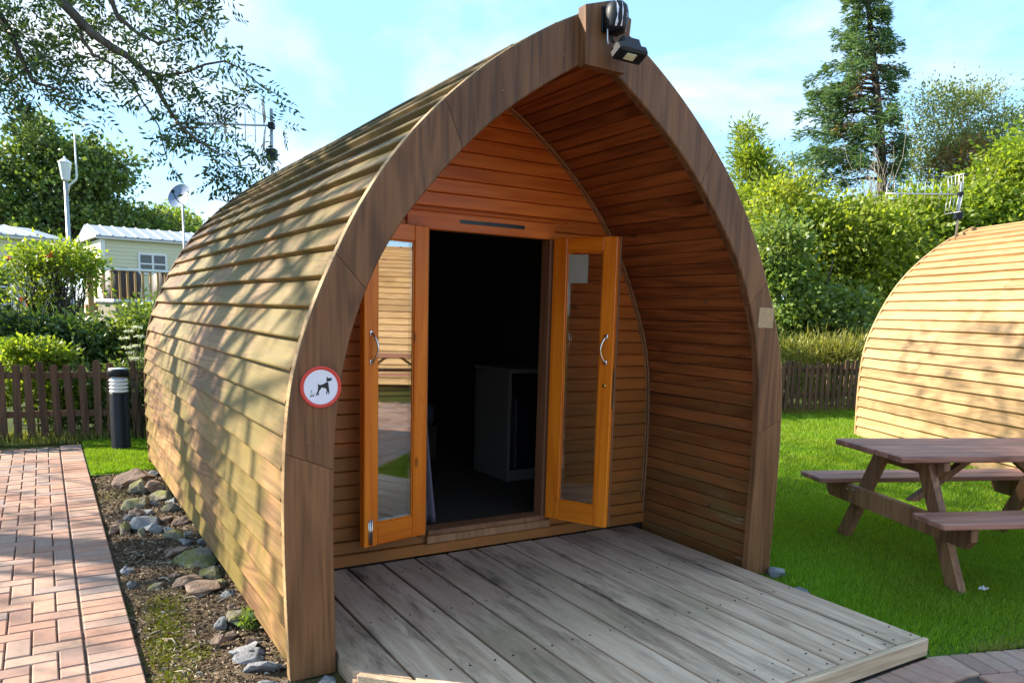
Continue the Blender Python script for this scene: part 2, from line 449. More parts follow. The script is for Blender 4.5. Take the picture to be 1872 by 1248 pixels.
# ------------------------------------------------------------------ mesh helpers
class MB:
    def __init__(self):
        self.v, self.f = [], []

    def add(self, verts, faces):
        o = len(self.v)
        self.v += [tuple(map(float, p)) for p in verts]
        self.f += [tuple(i + o for i in f) for f in faces]
        return self

    def box(self, lo, hi, ch=0.0, M=None):
        """box lo..hi with chamfered edges (ch)"""
        lo, hi = np.array(lo, float), np.array(hi, float)
        c, h = (lo + hi) / 2, (hi - lo) / 2
        ch = min(ch, *(h * 0.45))
        if ch <= 0:
            vs_ = [(x, y, z) for x in (-1, 1) for y in (-1, 1) for z in (-1, 1)]
            V = [c + h * np.array(p) for p in vs_]
            F = [(0, 1, 3, 2), (4, 6, 7, 5), (0, 4, 5, 1), (2, 3, 7, 6), (0, 2, 6, 4), (1, 5, 7, 3)]
        else:
            V, idx = [], {}
            for sx in (-1, 1):
                for sy in (-1, 1):
                    for sz in (-1, 1):
                        s = np.array((sx, sy, sz), float)
                        for a in range(3):
                            d = h - ch
                            d = d.copy(); d[a] = h[a]
                            idx[(sx, sy, sz, a)] = len(V)
                            V.append(c + s * d)
            F = []
            for a in range(3):
                b, e = (a + 1) % 3, (a + 2) % 3
                for s in (-1, 1):
                    q = []
                    for (tb, te) in ((-1, -1), (1, -1), (1, 1), (-1, 1)):
                        k = [0, 0, 0]; k[a] = s; k[b] = tb; k[e] = te
                        q.append(idx[(*k, a)])
                    F.append(tuple(q if s > 0 else q[::-1]))
            for a in range(3):
                b, e = (a + 1) % 3, (a + 2) % 3
                for sb in (-1, 1):
                    for se in (-1, 1):
                        k0 = [0, 0, 0]; k1 = [0, 0, 0]
                        k0[a], k1[a] = -1, 1
                        k0[b] = k1[b] = sb; k0[e] = k1[e] = se
                        q = [idx[(*k0, b)], idx[(*k1, b)], idx[(*k1, e)], idx[(*k0, e)]]
                        F.append(tuple(q if sb * se < 0 else q[::-1]))
            for sx in (-1, 1):
                for sy in (-1, 1):
                    for sz in (-1, 1):
                        q = [idx[(sx, sy, sz, a)] for a in range(3)]
                        F.append(tuple(q if sx * sy * sz > 0 else q[::-1]))
        if M is not None:
            V = [M @ Vector(p) for p in V]
        return self.add(V, F)

    def tube(self, pts, rad, n=8, caps=True):
        pts = [np.array(p, float) for p in pts]
        if np.isscalar(rad):
            rad = [rad] * len(pts)
        V, F = [], []
        prev = None
        for i, p in enumerate(pts):
            t = pts[min(i + 1, len(pts) - 1)] - pts[max(i - 1, 0)]
            t = t / (np.linalg.norm(t) + 1e-9)
            a = prev if prev is not None else (np.array([0, 0, 1.0]) if abs(t[2]) < 0.9 else np.array([1.0, 0, 0]))
            a = a - t * (a @ t)
            a /= np.linalg.norm(a) + 1e-9
            prev = a
            b = np.cross(t, a)
            for k in range(n):
                th = 2 * math.pi * k / n
                V.append(p + rad[i] * (math.cos(th) * a + math.sin(th) * b))
        for i in range(len(pts) - 1):
            for k in range(n):
                k2 = (k + 1) % n
                F.append((i * n + k, i * n + k2, (i + 1) * n + k2, (i + 1) * n + k))
        if caps:
            F.append(tuple(range(n - 1, -1, -1)))
            F.append(tuple((len(pts) - 1) * n + k for k in range(n)))
        return self.add(V, F)

    def prism(self, poly, axis, a, b):
        """polygon in the two other axes (cyclic order), extruded along axis a..b"""
        n = len(poly)
        def P(q, w):
            r = [0, 0, 0]; r[axis] = w; r[(axis + 1) % 3] = q[0]; r[(axis + 2) % 3] = q[1]
            return r
        V = [P(q, a) for q in poly] + [P(q, b) for q in poly]
        F = [tuple(range(n - 1, -1, -1)), tuple(n + i for i in range(n))]
        F += [(i, (i + 1) % n, n + (i + 1) % n, n + i) for i in range(n)]
        return self.add(V, F)

    def lathe(self, prof, n=24, c=(0, 0, 0)):
        V, F = [], []
        for r, z in prof:
            for k in range(n):
                th = 2 * math.pi * k / n
                V.append((c[0] + r * math.cos(th), c[1] + r * math.sin(th), c[2] + z))
        for i in range(len(prof) - 1):
            for k in range(n):
                k2 = (k + 1) % n
                F.append((i * n + k, i * n + k2, (i + 1) * n + k2, (i + 1) * n + k))
        F.append(tuple(range(n - 1, -1, -1)))
        F.append(tuple((len(prof) - 1) * n + k for k in range(n)))
        return self.add(V, F)

    def sweep(self, sec, frames):
        """closed section (a list of 2-D points) swept through frames (origin, e1, e2)"""
        n = len(sec)
        V, F = [], []
        for (o, e1, e2) in frames:
            for (a, b) in sec:
                V.append(np.array(o) + a * np.array(e1) + b * np.array(e2))
        m = len(frames)
        for i in range(m - 1):
            for k in range(n):
                k2 = (k + 1) % n
                F.append((i * n + k, i * n + k2, (i + 1) * n + k2, (i + 1) * n + k))
        F.append(tuple(range(n - 1, -1, -1)))
        F.append(tuple((m - 1) * n + k for k in range(n)))
        return self.add(V, F)

    def mesh(self, name, mat, smooth=False):
        me = bpy.data.meshes.new(name)
        me.from_pydata(self.v, [], self.f)
        if smooth:
            me.polygons.foreach_set('use_smooth', [True] * len(me.polygons))
        bm = bmesh.new(); bm.from_mesh(me)
        bmesh.ops.recalc_face_normals(bm, faces=bm.faces)
        bm.to_mesh(me); bm.free()
        if mat is not None:
            me.materials.append(mat)
        me.update()
        return me

    def build(self, name, mat, parent=None, smooth=False, loc=None):
        return link(name, self.mesh(name, mat, smooth), parent, loc)


def link(name, me, parent=None, loc=None, rot=None):
    o = bpy.data.objects.new(name, me)
    C.objects.link(o)
    if parent is not None:
        o.parent = parent
    if loc is not None:
        o.location = loc
    if rot is not None:
        o.rotation_euler = rot
    return o


def tag(o, label=None, cat=None, group=None, kind=None):
    if label: o['label'] = label
    if cat: o['category'] = cat
    if group: o['group'] = group
    if kind: o['kind'] = kind
    return o


def thing(name, label, cat, loc=(0, 0, 0), rotz=0.0, group=None):
    o = bpy.data.objects.new(name, None)
    C.objects.link(o)
    o.location = loc
    o.rotation_euler = (0, 0, rotz)
    o.empty_display_size = 0.2
    return tag(o, label, cat, group)


def copy_tree(o, parent=None, skip=()):
    c = o.copy()
    C.objects.link(c)
    c.parent = parent
    for ch in [x for x in ALLCH.get(o.name, [])]:
        if ch.name.split('.')[0] not in skip:
            copy_tree(ch, c, skip)
    return c


ALLCH = {}


def index_children():
    ALLCH.clear()
    for o in C.objects:
        if o.parent is not None:
            ALLCH.setdefault(o.parent.name, []).append(o)


def np_mesh(name, V, F, mat, smooth=False):
    """fast mesh from arrays; F is (n,3) or (n,4)"""
    me = bpy.data.meshes.new(name)
    V = np.asarray(V, np.float32); F = np.asarray(F, np.int32)
    k = F.shape[1]
    me.vertices.add(len(V)); me.vertices.foreach_set('co', V.ravel())
    me.loops.add(F.size); me.loops.foreach_set('vertex_index', F.ravel())
    me.polygons.add(len(F))
    me.polygons.foreach_set('loop_start', np.arange(0, F.size, k, dtype=np.int32))
    if smooth:
        me.polygons.foreach_set('use_smooth', np.ones(len(F), bool))
    me.materials.append(mat)
    me.update(calc_edges=True)
    me.validate()
    return me


def unit(a):
    return a / (np.linalg.norm(a, axis=-1, keepdims=True) + 1e-9)


def leaves(name, P, D, L, Wd, mat, parent=None, fold=0.25):
    """one small folded quad per leaf: base P, direction D, length L, width Wd"""
    n = len(P)
    D = unit(np.asarray(D, float))
    S = unit(np.cross(D, RNG.normal(size=(n, 3))))
    N = np.cross(S, D)
    L = np.broadcast_to(np.asarray(L, float), (n,))[:, None]
    Wd = np.broadcast_to(np.asarray(Wd, float), (n,))[:, None]
    mid = P + D * L * 0.45
    V = np.stack([P, mid + S * Wd * 0.5 + N * Wd * fold, P + D * L, mid - S * Wd * 0.5 + N * Wd * fold], 1).reshape(-1, 3)
    F = np.arange(4 * n).reshape(n, 4)
    return link(name, np_mesh(name, V, F, mat), parent)


def gz(x, y):
    """ground height: flat by the pods, rising beyond the fence"""
    d = (y - (6.41 - 0.122 * x)) - 0.6
    t = np.clip(d / 9.0, 0, 1)
    return 0.75 * t * t * (3 - 2 * t)


# ------------------------------------------------------------------ ground, lawn, soil, paving
def grid(name, xs, ys, zf, mat, kind='structure'):
    X, Y = np.meshgrid(xs, ys)
    Z = zf(X, Y)
    V = np.stack([X, Y, Z], -1).reshape(-1, 3)
    nx, ny = len(xs), len(ys)
    I = np.arange(nx * ny).reshape(ny, nx)
    F = np.stack([I[:-1, :-1], I[:-1, 1:], I[1:, 1:], I[1:, :-1]], -1).reshape(-1, 4)
    o = link(name, np_mesh(name, V, F, mat, True))
    return tag(o, kind=kind)


xs = np.concatenate([np.linspace(-600, -60, 8), np.linspace(-50, 60, 70), np.linspace(80, 600, 8)])
ys = np.concatenate([np.linspace(-600, -60, 8), np.linspace(-50, 60, 90), np.linspace(80, 600, 8)])
tag(grid('ground', xs, ys, lambda x, y: gz(x, y) - 0.045, MT['field']), 'rough green ground stretching away beyond the fence', 'ground')


def lumps(x, y, a=0.012):
    return a * (np.sin(x * 2.1 + y * 1.3) + np.sin(x * 0.9 - y * 2.7 + 1) + 0.5 * np.sin(x * 5.3 + y * 4.1))


def lawn_z(x, y):
    return -0.01 + lumps(x, y, 0.007) - 0.012 * np.clip(1 - np.abs(x - 1.3) / 0.6, 0, 1)


def fence_y(x):
    return 6.41 - 0.122 * x


# right lawn: bounded by the pod, the fence and the paving
def lawn_edge_y(x):
    """front edge of the lawn, along the fan of paving"""
    return np.where(x < 1.2, -1.1, -1.11 - 0.33 * (x - 1.2))


nx, ny = 60, 50
tX = np.linspace(0, 1, nx); tY = np.linspace(0, 1, ny)
GX = 1.16 + tX[None, :] * 13.0 + 0 * tY[:, None]
y0 = lawn_edge_y(GX); y1 = fence_y(GX) + 0.1
GY = y0 + (y1 - y0) * tY[:, None]
V = np.stack([GX, GY, lawn_z(GX, GY)], -1).reshape(-1, 3)
I = np.arange(nx * ny).reshape(ny, nx)
F = np.stack([I[:-1, :-1], I[:-1, 1:], I[1:, 1:], I[1:, :-1]], -1).reshape(-1, 4)
lawn = tag(link('lawn', np_mesh('lawn', V, F, MT['lawn'], True)), 'mown green lawn between the two pods', 'lawn', kind='structure')
grid('back_lawn', np.linspace(-1.95, 1.3, 12), np.linspace(4.62, 6.9, 12), lambda x, y: 0.0 * x - 0.004 + lumps(x, y, 0.004), MT['lawn'])
tag(bpy.data.objects['back_lawn'], 'small strip of lawn behind the pod around the bollard', 'lawn')


def soil_z(x, y):
    e = np.clip((x + 1.95) / 0.12, 0, 1)
    return -0.035 + 0.02 * e + lumps(x * 3, y * 3, 0.008) + 0.02 * np.clip((x + 1.7) / 0.4, 0, 1)


grid('soil_bed', np.linspace(-1.955, -1.2, 20), np.linspace(-1.3, 4.66, 120), soil_z, MT['soil'])
tag(bpy.data.objects['soil_bed'], 'bare earth bed between the brick path and the pod', 'soil')

# block paving ----------------------------------------------------------
BW, BL, BG = 0.1, 0.2, 0.006


def brick_mesh(l, w):
    return MB().box((-l / 2 + BG / 2, -w / 2 + BG / 2, -0.05), (l / 2 - BG / 2, w / 2 - BG / 2, 0), 0.005).mesh('brick', MT['brick'])


BRX = brick_mesh(BL, BW)
path = tag(link('path', np_mesh('path', [(-6, -8, -0.012), (-1.955, -8, -0.012), (-1.955, 6.36, -0.012), (-6, 6.36, -0.012)], [(0, 1, 2, 3)], MT['joint'])),
           'block paved path of pinkish bricks leading to the fence', 'path', kind='structure')
place = []          # x, y, angle
yy = 6.31
while yy > -1.2:
    place.append((-2.055, yy, 0.0, 1)); yy -= BW
# 90 degree herringbone for the body of the path
xr = -2.16
for i in range(-70, 80):
    for j in range(-70, 80):
        # unit of the pattern: one crosswise and one lengthwise brick
        bx, by = i * BW, j * BW
        k = (i - j) % 4
        if k == 0:
            place.append((xr + bx + BL / 2 - 3.0, by + BW / 2 - 0.03, 0.0, 0))
        elif k == 3:
            place.append((xr + bx + BW / 2 - 3.0, by + BW - 0.03, math.pi / 2, 0))
inside, halves = [], []
for (x, y, a, sold) in place:
    if sold:
        inside.append((x, y, a)); continue
    hx, hy = (BL / 2, BW / 2) if a == 0 else (BW / 2, BL / 2)
    if a == 0 and abs(x - xr) < .01 and -3.2 < y < 6.3:
        halves.append((xr - BW / 2, y)); continue
    if x + hx <= xr + 0.001 and x - hx > -4.6 and y + hy < 6.36 and y - hy > -3.2:
        inside.append((x, y, a))


def seen_size(x, y):
    u, v, d = proj(np.array([x, y, 0.0]))
    if d < 0.3 or u < -25 or v > 1275 or u > 1900 or v < 0:
        return 0.0
    return 1.0 / d


inside.sort(key=lambda b: -seen_size(b[0], b[1]))
nb = 0
rest = MB()
for (x, y, a) in inside:
    z = random.uniform(-0.0022, 0.0022)
    tilt = (random.uniform(-.006, .006), random.uniform(-.006, .006), a + random.uniform(-.006, .006))
    if nb < 270 and seen_size(x, y) > 0:
        link('brick', BRX, path, (x, y, z), tilt); nb += 1
    else:
        Mx = Matrix.Translation((x, y, z)) @ Matrix.Rotation(a, 4, 'Z')
        rest.box((-BL / 2 + BG / 2, -BW / 2 + BG / 2, -0.04), (BL / 2 - BG / 2, BW / 2 - BG / 2, 0), 0.005, Mx)
tag(rest.build('far_bricks', MT['brick'], path), kind='stuff')
HALF = brick_mesh(BW, BW)
for (x, y) in halves:
    if seen_size(x, y) > 0:
        link('cut_brick', HALF, path, (x, y, random.uniform(-.002, .002)), (0, 0, 0))

fore = tag(link('forecourt', np_mesh('forecourt', [(-1.95, -12, -0.028), (-.4, -12, -0.028), (5.9, -4.8, -0.028), (7.4, -3.1, -0.028), (1.25, -1.10, -0.028), (-1.95, -1.0, -0.028)], [(0, 1, 2, 3, 4, 5)], MT['joint'])),
           'block paved forecourt in front of the timber deck', 'paving', kind='structure')
zf = -0.012
for k in range(17):                     # soldier course along the front of the deck
    link('brick', BRX, fore, (1.165 - k * BW, -1.125 - BL / 2 + 0.0, zf + random.uniform(-.002, .002)), (0, 0, math.pi / 2 + random.uniform(-.01, .01)))
c0 = np.array([1.22, -1.115]); dB = np.array([0.949, -0.315]); nB = np.array([-0.315, -0.949])
for k in range(40):                     # the course that turns away beside the lawn
    p = c0 + dB * (0.075 + k * BW) + nB * BL / 2
    link('brick', BRX, fore, (p[0], p[1], zf + random.uniform(-.002, .002)), (0, 0, math.atan2(nB[1], nB[0]) + random.uniform(-.012, .012)))
MB().add([(1.22, -1.12, zf - .004), (1.265, -1.132, zf - .004), (1.20, -1.315, zf - .004), (1.216, -1.32, zf - .004)], [(0, 1, 3, 2)]).build('cut_brick', MT['brick'], fore)
rest = MB()
for r in range(40):
    for k in range(-30, 60):
        p = c0 + dB * (k * BL + (BL / 2 if r % 2 else 0)) + nB * (BL + 0.05 + r * BW + 0.002)
        if p[0] > 6.3 or p[0] < -1.75 or p[1] < -6 or p[1] > -1.40 or p[0] * .75 - p[1] * .658 > 7.5:
            continue
        if p[0] < 1.22 and p[1] > -1.385:
            continue
        s = seen_size(p[0], p[1])
        if s > 0:
            link('brick', BRX, fore, (p[0], p[1], zf + random.uniform(-.002, .002)), (0, 0, math.atan2(dB[1], dB[0])))
        else:
            Mx = Matrix.Translation((p[0], p[1], zf)) @ Matrix.Rotation(math.atan2(dB[1], dB[0]), 4, 'Z')
            rest.box((-BL / 2 + BG / 2, -BW / 2 + BG / 2, -0.02), (BL / 2 - BG / 2, BW / 2 - BG / 2, 0), 0.004, Mx)
tag(rest.build('far_bricks', MT['brick'], fore), kind='stuff')


# ------------------------------------------------------------------ camping pod
OUT = [(1.44, 0), (1.45, .3), (1.457, .6), (1.455, .85), (1.44, 1.1), (1.42, 1.25), (1.385, 1.39), (1.335, 1.53), (1.27, 1.68), (1.17, 1.89), (1.03, 2.115), (.89, 2.285), (.74, 2.435), (.56, 2.59), (.4, 2.705), (.23, 2.81), (.1, 2.875), (0, 2.92)]
INN = [(1.252, 0), (1.258, .3), (1.262, .6), (1.258, .9), (1.245, 1.12), (1.205, 1.36), (1.15, 1.54), (1.065, 1.74), (.955, 1.91), (.83, 2.06), (.70, 2.205), (.55, 2.35), (.4, 2.465), (.22, 2.585), (.08, 2.67), (0, 2.715)]


def curve(pts, n=400):
    p = np.array(pts, float)
    s = np.concatenate([[0], np.cumsum(np.linalg.norm(np.diff(p, axis=0), axis=1))])
    t = np.linspace(0, s[-1], n)
    x, z = np.interp(t, s, p[:, 0]), np.interp(t, s, p[:, 1])
    k = 25
    ker = np.hanning(2 * k + 1); ker /= ker.sum()
    def sm(a):
        e = np.concatenate([2 * a[0] - a[k:0:-1], a, 2 * a[-1] - a[-2:-k - 2:-1]])
        return np.convolve(e, ker, 'valid')
    return np.stack([sm(x), sm(z)], 1), t


OC, OS = curve(OUT)
IC, IS = curve(INN)
tang = np.gradient(OC, axis=0); tang /= np.linalg.norm(tang, axis=1, keepdims=True)
ON = np.stack([tang[:, 1], -tang[:, 0]], 1)          # outward normal


def out_at(s, off=0.0):
    s = min(max(s, 0), OS[-1])
    p = np.array([np.interp(s, OS, OC[:, 0]), np.interp(s, OS, OC[:, 1])])
    n = np.array([np.interp(s, OS, ON[:, 0]), np.interp(s, OS, ON[:, 1])])
    return p + off * n


LIN = OC - 0.10 * ON
ok = LIN[:, 0] > 0


def lin_half(z, off=0.0):
    c = OC - (0.10 + off) * ON
    m = c[:, 0] >= 0
    cz, cx = c[m, 1], c[m, 0]
    if z > cz[-1]:
        return 0.0
    return float(np.interp(z, cz, cx))


PODLEN = 4.96
pod = thing('camping_pod', 'arched timber camping pod with open glazed double doors and covered porch', 'cabin')


def cladding(parent, mat, side):
    s, i = 0.075, 0
    while s < OS[-1] - 0.02:
        ex = 0.134
        e = min(s + ex + 0.018, OS[-1] + 0.0)
        jit = random.uniform(-.0035, .0035)
        m1 = (s + e) / 2
        sec = [out_at(s, -0.034), out_at(s, 0.005), out_at(s + .003, 0.010), out_at(s + .010, 0.011), out_at(m1, -0.008), out_at(e, -0.024), out_at(e, -0.037), out_at(m1, -0.039)]
        cut = random.uniform(1.0, 4.0) if random.random() < 0.55 else None
        spans = [(0.045, PODLEN - 0.03)] if cut is None else [(0.045, cut - .0012), (cut + .0012, PODLEN - 0.03)]
        for (ya, yb) in spans:
            ph = random.uniform(0, 6)
            fr = []
            for y in np.linspace(ya, yb, max(4, int((yb - ya) * 2.6))):
                w = jit + 0.0024 * math.sin(y * 2.1 + ph) + random.uniform(-.0014, .0014)
                bow = 0.0018 * math.sin(y * 3.7 + ph * 2)
                fr.append(((bow, y, w), (side, 0, 0), (0, 0, 1)))
            MB().sweep([(p[0], p[1]) for p in sec], fr).build('cladding_board', mat, parent)
        s += ex; i += 1


def arch(parent, mat, y0, y1, joints):
    """the bent face boards of one end: four pieces each side"""
    n = 400
    for side in (-1, 1):
        for k in range(len(joints) - 1):
            a, b = joints[k], joints[k + 1]
            ia, ib = int(a * (n - 1)), int(b * (n - 1))
            idx = np.linspace(ia, ib, 22).astype(int)
            fr = []
            gap = 0.0012
            for q, i in enumerate(idx):
                o = OC[i] + ON[i] * 0.004
                j = min(i, n - 1)
                w = IC[j]
                if q == 0 and k > 0:
                    d = tang[i] * gap; o = o + d; w = w + d
                if q == len(idx) - 1:
                    d = -tang[i] * gap; o = o + d; w = w + d
                fr.append((o, w))
            V, F = [], []
            c = 0.006
            for (o, w) in fr:
                e = (w - o) / np.linalg.norm(w - o)
                ring = [(o + e * c, y0), (o, y0 + c), (o, y1), (w, y1), (w, y0 + c), (w - e * c, y0)]
                V += [(side * p[0], y, p[1]) for (p, y) in ring]
            m = 6
            for i in range(len(fr) - 1):
                for q in range(m):
                    F.append((i * m + q, i * m + (q + 1) % m, (i + 1) * m + (q + 1) % m, (i + 1) * m + q))
            F.append(tuple(range(m - 1, -1, -1))); F.append(tuple((len(fr) - 1) * m + q for q in range(m)))
            MB().add(V, F).build('arch_board', mat, parent)


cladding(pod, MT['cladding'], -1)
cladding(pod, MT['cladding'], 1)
arch(pod, MT['arch'], 0.0, 0.045, [0.0, 0.272, 0.505, 0.735, 1.0])
arch(pod, MT['arch'], PODLEN - 0.03, PODLEN, [0.0, 0.272, 0.505, 0.735, 1.0])

# edge strip of the face boards, its sunlit look put into a pale colour
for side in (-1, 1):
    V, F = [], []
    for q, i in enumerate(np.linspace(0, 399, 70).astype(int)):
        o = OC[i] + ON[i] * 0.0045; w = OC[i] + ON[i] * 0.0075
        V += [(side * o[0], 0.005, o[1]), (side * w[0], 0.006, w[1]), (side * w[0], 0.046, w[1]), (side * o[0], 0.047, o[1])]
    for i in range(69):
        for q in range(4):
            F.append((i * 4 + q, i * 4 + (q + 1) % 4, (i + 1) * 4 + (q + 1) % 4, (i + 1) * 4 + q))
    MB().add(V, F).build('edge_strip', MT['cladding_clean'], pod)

# inner shell added between cladding and lining to keep light out
for side in (-1, 1):
    V, F = [], []
    idx = np.linspace(4, 399, 60).astype(int)
    for i in idx:
        a = OC[i] - ON[i] * 0.040; b = OC[i] - ON[i] * 0.082
        a[0] = max(a[0], 0.0); b[0] = max(b[0], 0.0)
        V += [(side * a[0], 0.06, a[1]), (side * a[0], PODLEN - .04, a[1]), (side * b[0], PODLEN - .04, b[1]), (side * b[0], 0.06, b[1])]
    for i in range(len(idx) - 1):
        for q in range(4):
            F.append((i * 4 + q, i * 4 + (q + 1) % 4, (i + 1) * 4 + (q + 1) % 4, (i + 1) * 4 + q))
    F.append((0, 1, 2, 3)); F.append(tuple(len(V) - 4 + q for q in (3, 2, 1, 0)))
    MB().add(V, F).build('light_block_shell', MT['dark_void'], pod)

# porch lining boards
for side in (-1, 1):
    s = 0.012
    while s < OS[-1] - 0.06:
        e = s + 0.0775
        if out_at(e, -0.115)[0] < 0.0:
            break
        g = 0.0030
        sec = [out_at(s + g, -0.084), out_at(s + g, -0.096), out_at(s + g + .004, -0.1015), out_at(e - .005, -0.101), out_at(e, -0.095), out_at(e, -0.084)]
        f0 = 0.058 + random.uniform(-.004, .004)
        b = MB().sweep([(p[0], p[1]) for p in sec], [((0, f0, 0), (side, 0, 0), (0, 0, 1)), ((0, 0.55, random.uniform(-.001, .001)), (side, 0, 0), (0, 0, 1)), ((0, 1.055, 0), (side, 0, 0), (0, 0, 1))])
        b.build('lining_board', MT['lining'], pod)
        s = e
# crown strip that closes the top of the lining
top = out_at(s, -0.100)
MB().prism([(0.06, -top[0] - .02), (1.05, -top[0] - .02), (1.05, top[0] + .02), (0.06, top[0] + .02)][::1], 2, top[1] + 0.004, top[1] + 0.03).build('crown_board', MT['lining'], pod)
bpy.data.objects['crown_board'].data.transform(Matrix(((0, 1, 0, 0), (1, 0, 0, 0), (0, 0, 1, 0), (0, 0, 0, 1))))

# timber plugs in the lining (dark ringed screw caps)
for (u, v) in ((1290, 551), (1311, 741), (1297, 924), (1223, 366)):
    best = min(np.linspace(0.1, OS[-1] - .15, 300), key=lambda s_: abs(proj(np.array([out_at(s_, -.101)[0], 0.42, out_at(s_, -.101)[1]]))[1] - v))
    p = out_at(best, -0.101)
    yb = min(np.linspace(0.1, 1.0, 100), key=lambda y: abs(proj(np.array([p[0], y, p[1]]))[0] - u))
    i = int(np.argmin(np.abs(OS - best))); nn = -ON[i]
    q = Vector((nn[0], 0, nn[1]))
    o = MB().lathe([(0.013, 0), (0.013, .0025), (0.0095, .0026), (0.0092, .001)], 14).build('plug', MT['dark_void'], pod)
    o.location = (p[0] + nn[0] * .0003, yb, p[1] + nn[1] * .0003)
    o.rotation_euler = q.to_track_quat('Z', 'Y').to_euler()
    o2 = MB().lathe([(0.0088, 0), (0.0085, .0022), (0.006, .003)], 12).build('plug_cap', MT['trim'], o)

# porch back wall ---------------------------------------------------------
WY = 1.06
DX0, DX1, DZ0, DZ1 = -0.405, 0.495, 0.20, 2.035      # outside of the door frame
z = 0.225
PH = 0.0805


def wall_board(xa0, xb0, xa1, xb1, z0, z1, y=WY, t=0.018, name='wall_board', mat=None):
    c = 0.006
    V = [(xa0, y + t, z0), (xb0, y + t, z0), (xb1, y + t, z1), (xa1, y + t, z1),
         (xa0, y + c, z0 + .001), (xb0, y + c, z0 + .001), (xb1, y + c, z1 - .001), (xa1, y + c, z1 - .001),
         (xa0, y, z0 + c), (xb0, y, z0 + c), (xb1, y, z1 - c), (xa1, y, z1 - c)]
    F = [(0, 1, 2, 3)]
    for k in range(4):
        F.append((k, (k + 1) % 4, 4 + (k + 1) % 4, 4 + k))
        F.append((4 + k, 4 + (k + 1) % 4, 8 + (k + 1) % 4, 8 + k))
    F.append((8, 9, 10, 11))
    return MB().add(V, F).build(name, mat or MT['wall'], pod)


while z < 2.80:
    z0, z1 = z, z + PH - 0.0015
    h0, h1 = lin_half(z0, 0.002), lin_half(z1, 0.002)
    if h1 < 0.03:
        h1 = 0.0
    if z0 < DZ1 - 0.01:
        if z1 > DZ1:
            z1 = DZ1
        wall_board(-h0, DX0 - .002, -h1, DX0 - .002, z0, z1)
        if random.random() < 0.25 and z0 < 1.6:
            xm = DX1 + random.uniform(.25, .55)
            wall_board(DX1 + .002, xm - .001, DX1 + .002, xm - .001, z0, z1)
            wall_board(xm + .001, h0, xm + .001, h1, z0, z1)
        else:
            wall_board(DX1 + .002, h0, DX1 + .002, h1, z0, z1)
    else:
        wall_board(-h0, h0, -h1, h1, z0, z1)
    z = z1 + 0.0015
    if h1 <= 0:
        break
# base boards under the door, standing slightly proud
h = lin_half(0.11, 0.003)
wall_board(-h, h, -h, h, 0.080, 0.150, WY - 0.022, 0.04, 'base_board', MT['wall'])
wall_board(-h, -0.36, -h, -0.36, 0.1515, 0.223, WY - 0.010, 0.028, 'base_board', MT['wall'])
wall_board(-0.358, 0.52, -0.358, 0.52, 0.1515, 0.205, WY - 0.040, 0.055, 'door_step', MT['trim'])
wall_board(0.522, h, 0.522, h, 0.1515, 0.223, WY - 0.010, 0.028, 'base_board', MT['wall'])
# backing so that no light leaks past the boards
for side in (-1, 1):
    pts = [(DX0 if side < 0 else DX1, 0.03)] + [(side * lin_half(zz, -.03), zz) for zz in np.linspace(0.03, 2.0, 14)] + [(DX0 if side < 0 else DX1, 2.0)]
    MB().prism([(p[1], p[0]) for p in pts], 1, WY + .022, WY + .05).build('wall_backing', MT['dark_void'], pod)
pts = [(-lin_half(zz, -.03), zz) for zz in np.linspace(2.001, 2.78, 10)] + [(lin_half(zz, -.03), zz) for zz in np.linspace(2.78, 2.001, 10)]
MB().prism([(p[1], p[0]) for p in pts], 1, WY + .022, WY + .05).build('wall_backing', MT['dark_void'], pod)
# lintel board with vent slot
wall_board(-0.49, 0.50, -0.49, 0.50, 1.985, 2.085, WY - 0.016, 0.02, 'lintel_board', MT['wall'])
wall_board(-0.505, 0.60, -0.505, 0.60, 2.088, 2.106, WY - 0.013, 0.016, 'lintel_bead', MT['wall'])
vent = MB()
V = []
for k in range(16):
    th = math.pi / 2 + math.pi * k / 15
    V.append((2.043 + 0.011 * math.sin(th), -0.155 + 0.011 * math.cos(th)))
for k in range(16):
    th = -math.pi / 2 + math.pi * k / 15
    V.append((2.043 + 0.011 * math.sin(th), 0.266 + 0.011 * math.cos(th)))
vent.prism(V, 1, WY - 0.0185, WY - 0.0155).build('vent_slot', MT['signblack'], pod)
# curved double bead where the wall meets the lining
for side in (-1, 1):
    for (off, yy_, r) in ((0.108, WY - 0.010, 0.008), (0.126, WY - 0.003, 0.006)):
        pts = []
        for i in np.linspace(10, 399, 60).astype(int):
            p = OC[i] - ON[i] * off
            if p[0] < 0: break
            if p[1] < 0.225 and off > .11: continue
            pts.append((side * p[0], yy_, p[1]))
        MB().tube(pts, r, 6).build('trim_bead', MT['trim'], pod, True)
# door frame
fr = MB().box((DX0, WY - .03, DZ0), (-0.36, WY + .07, 1.984), .004).build('door_jamb', MT['frame'], pod)
MB().box((0.46, WY - .03, DZ0), (DX1, WY + .07, 1.984), .004).build('door_jamb', MT['frame'], pod)
MB().box((-0.3595, WY - .012, 1.985), (0.4595, WY + .068, DZ1 - .002), .004).build('door_head', MT['frame'], pod)
MB().box((-0.3595, WY - .055, 0.2065), (0.4595, WY + .075, 0.238), .006).build('door_sill', MT['frame'], pod)
# floor and rear wall of the cabin
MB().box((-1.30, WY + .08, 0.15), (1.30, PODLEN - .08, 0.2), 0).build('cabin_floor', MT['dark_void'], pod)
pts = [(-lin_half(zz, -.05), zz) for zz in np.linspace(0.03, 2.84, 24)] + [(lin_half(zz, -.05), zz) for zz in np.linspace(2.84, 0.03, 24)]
MB().prism([(p[1], p[0]) for p in pts], 1, PODLEN - .075, PODLEN - .035).build('rear_wall', MT['dark_void'], pod)
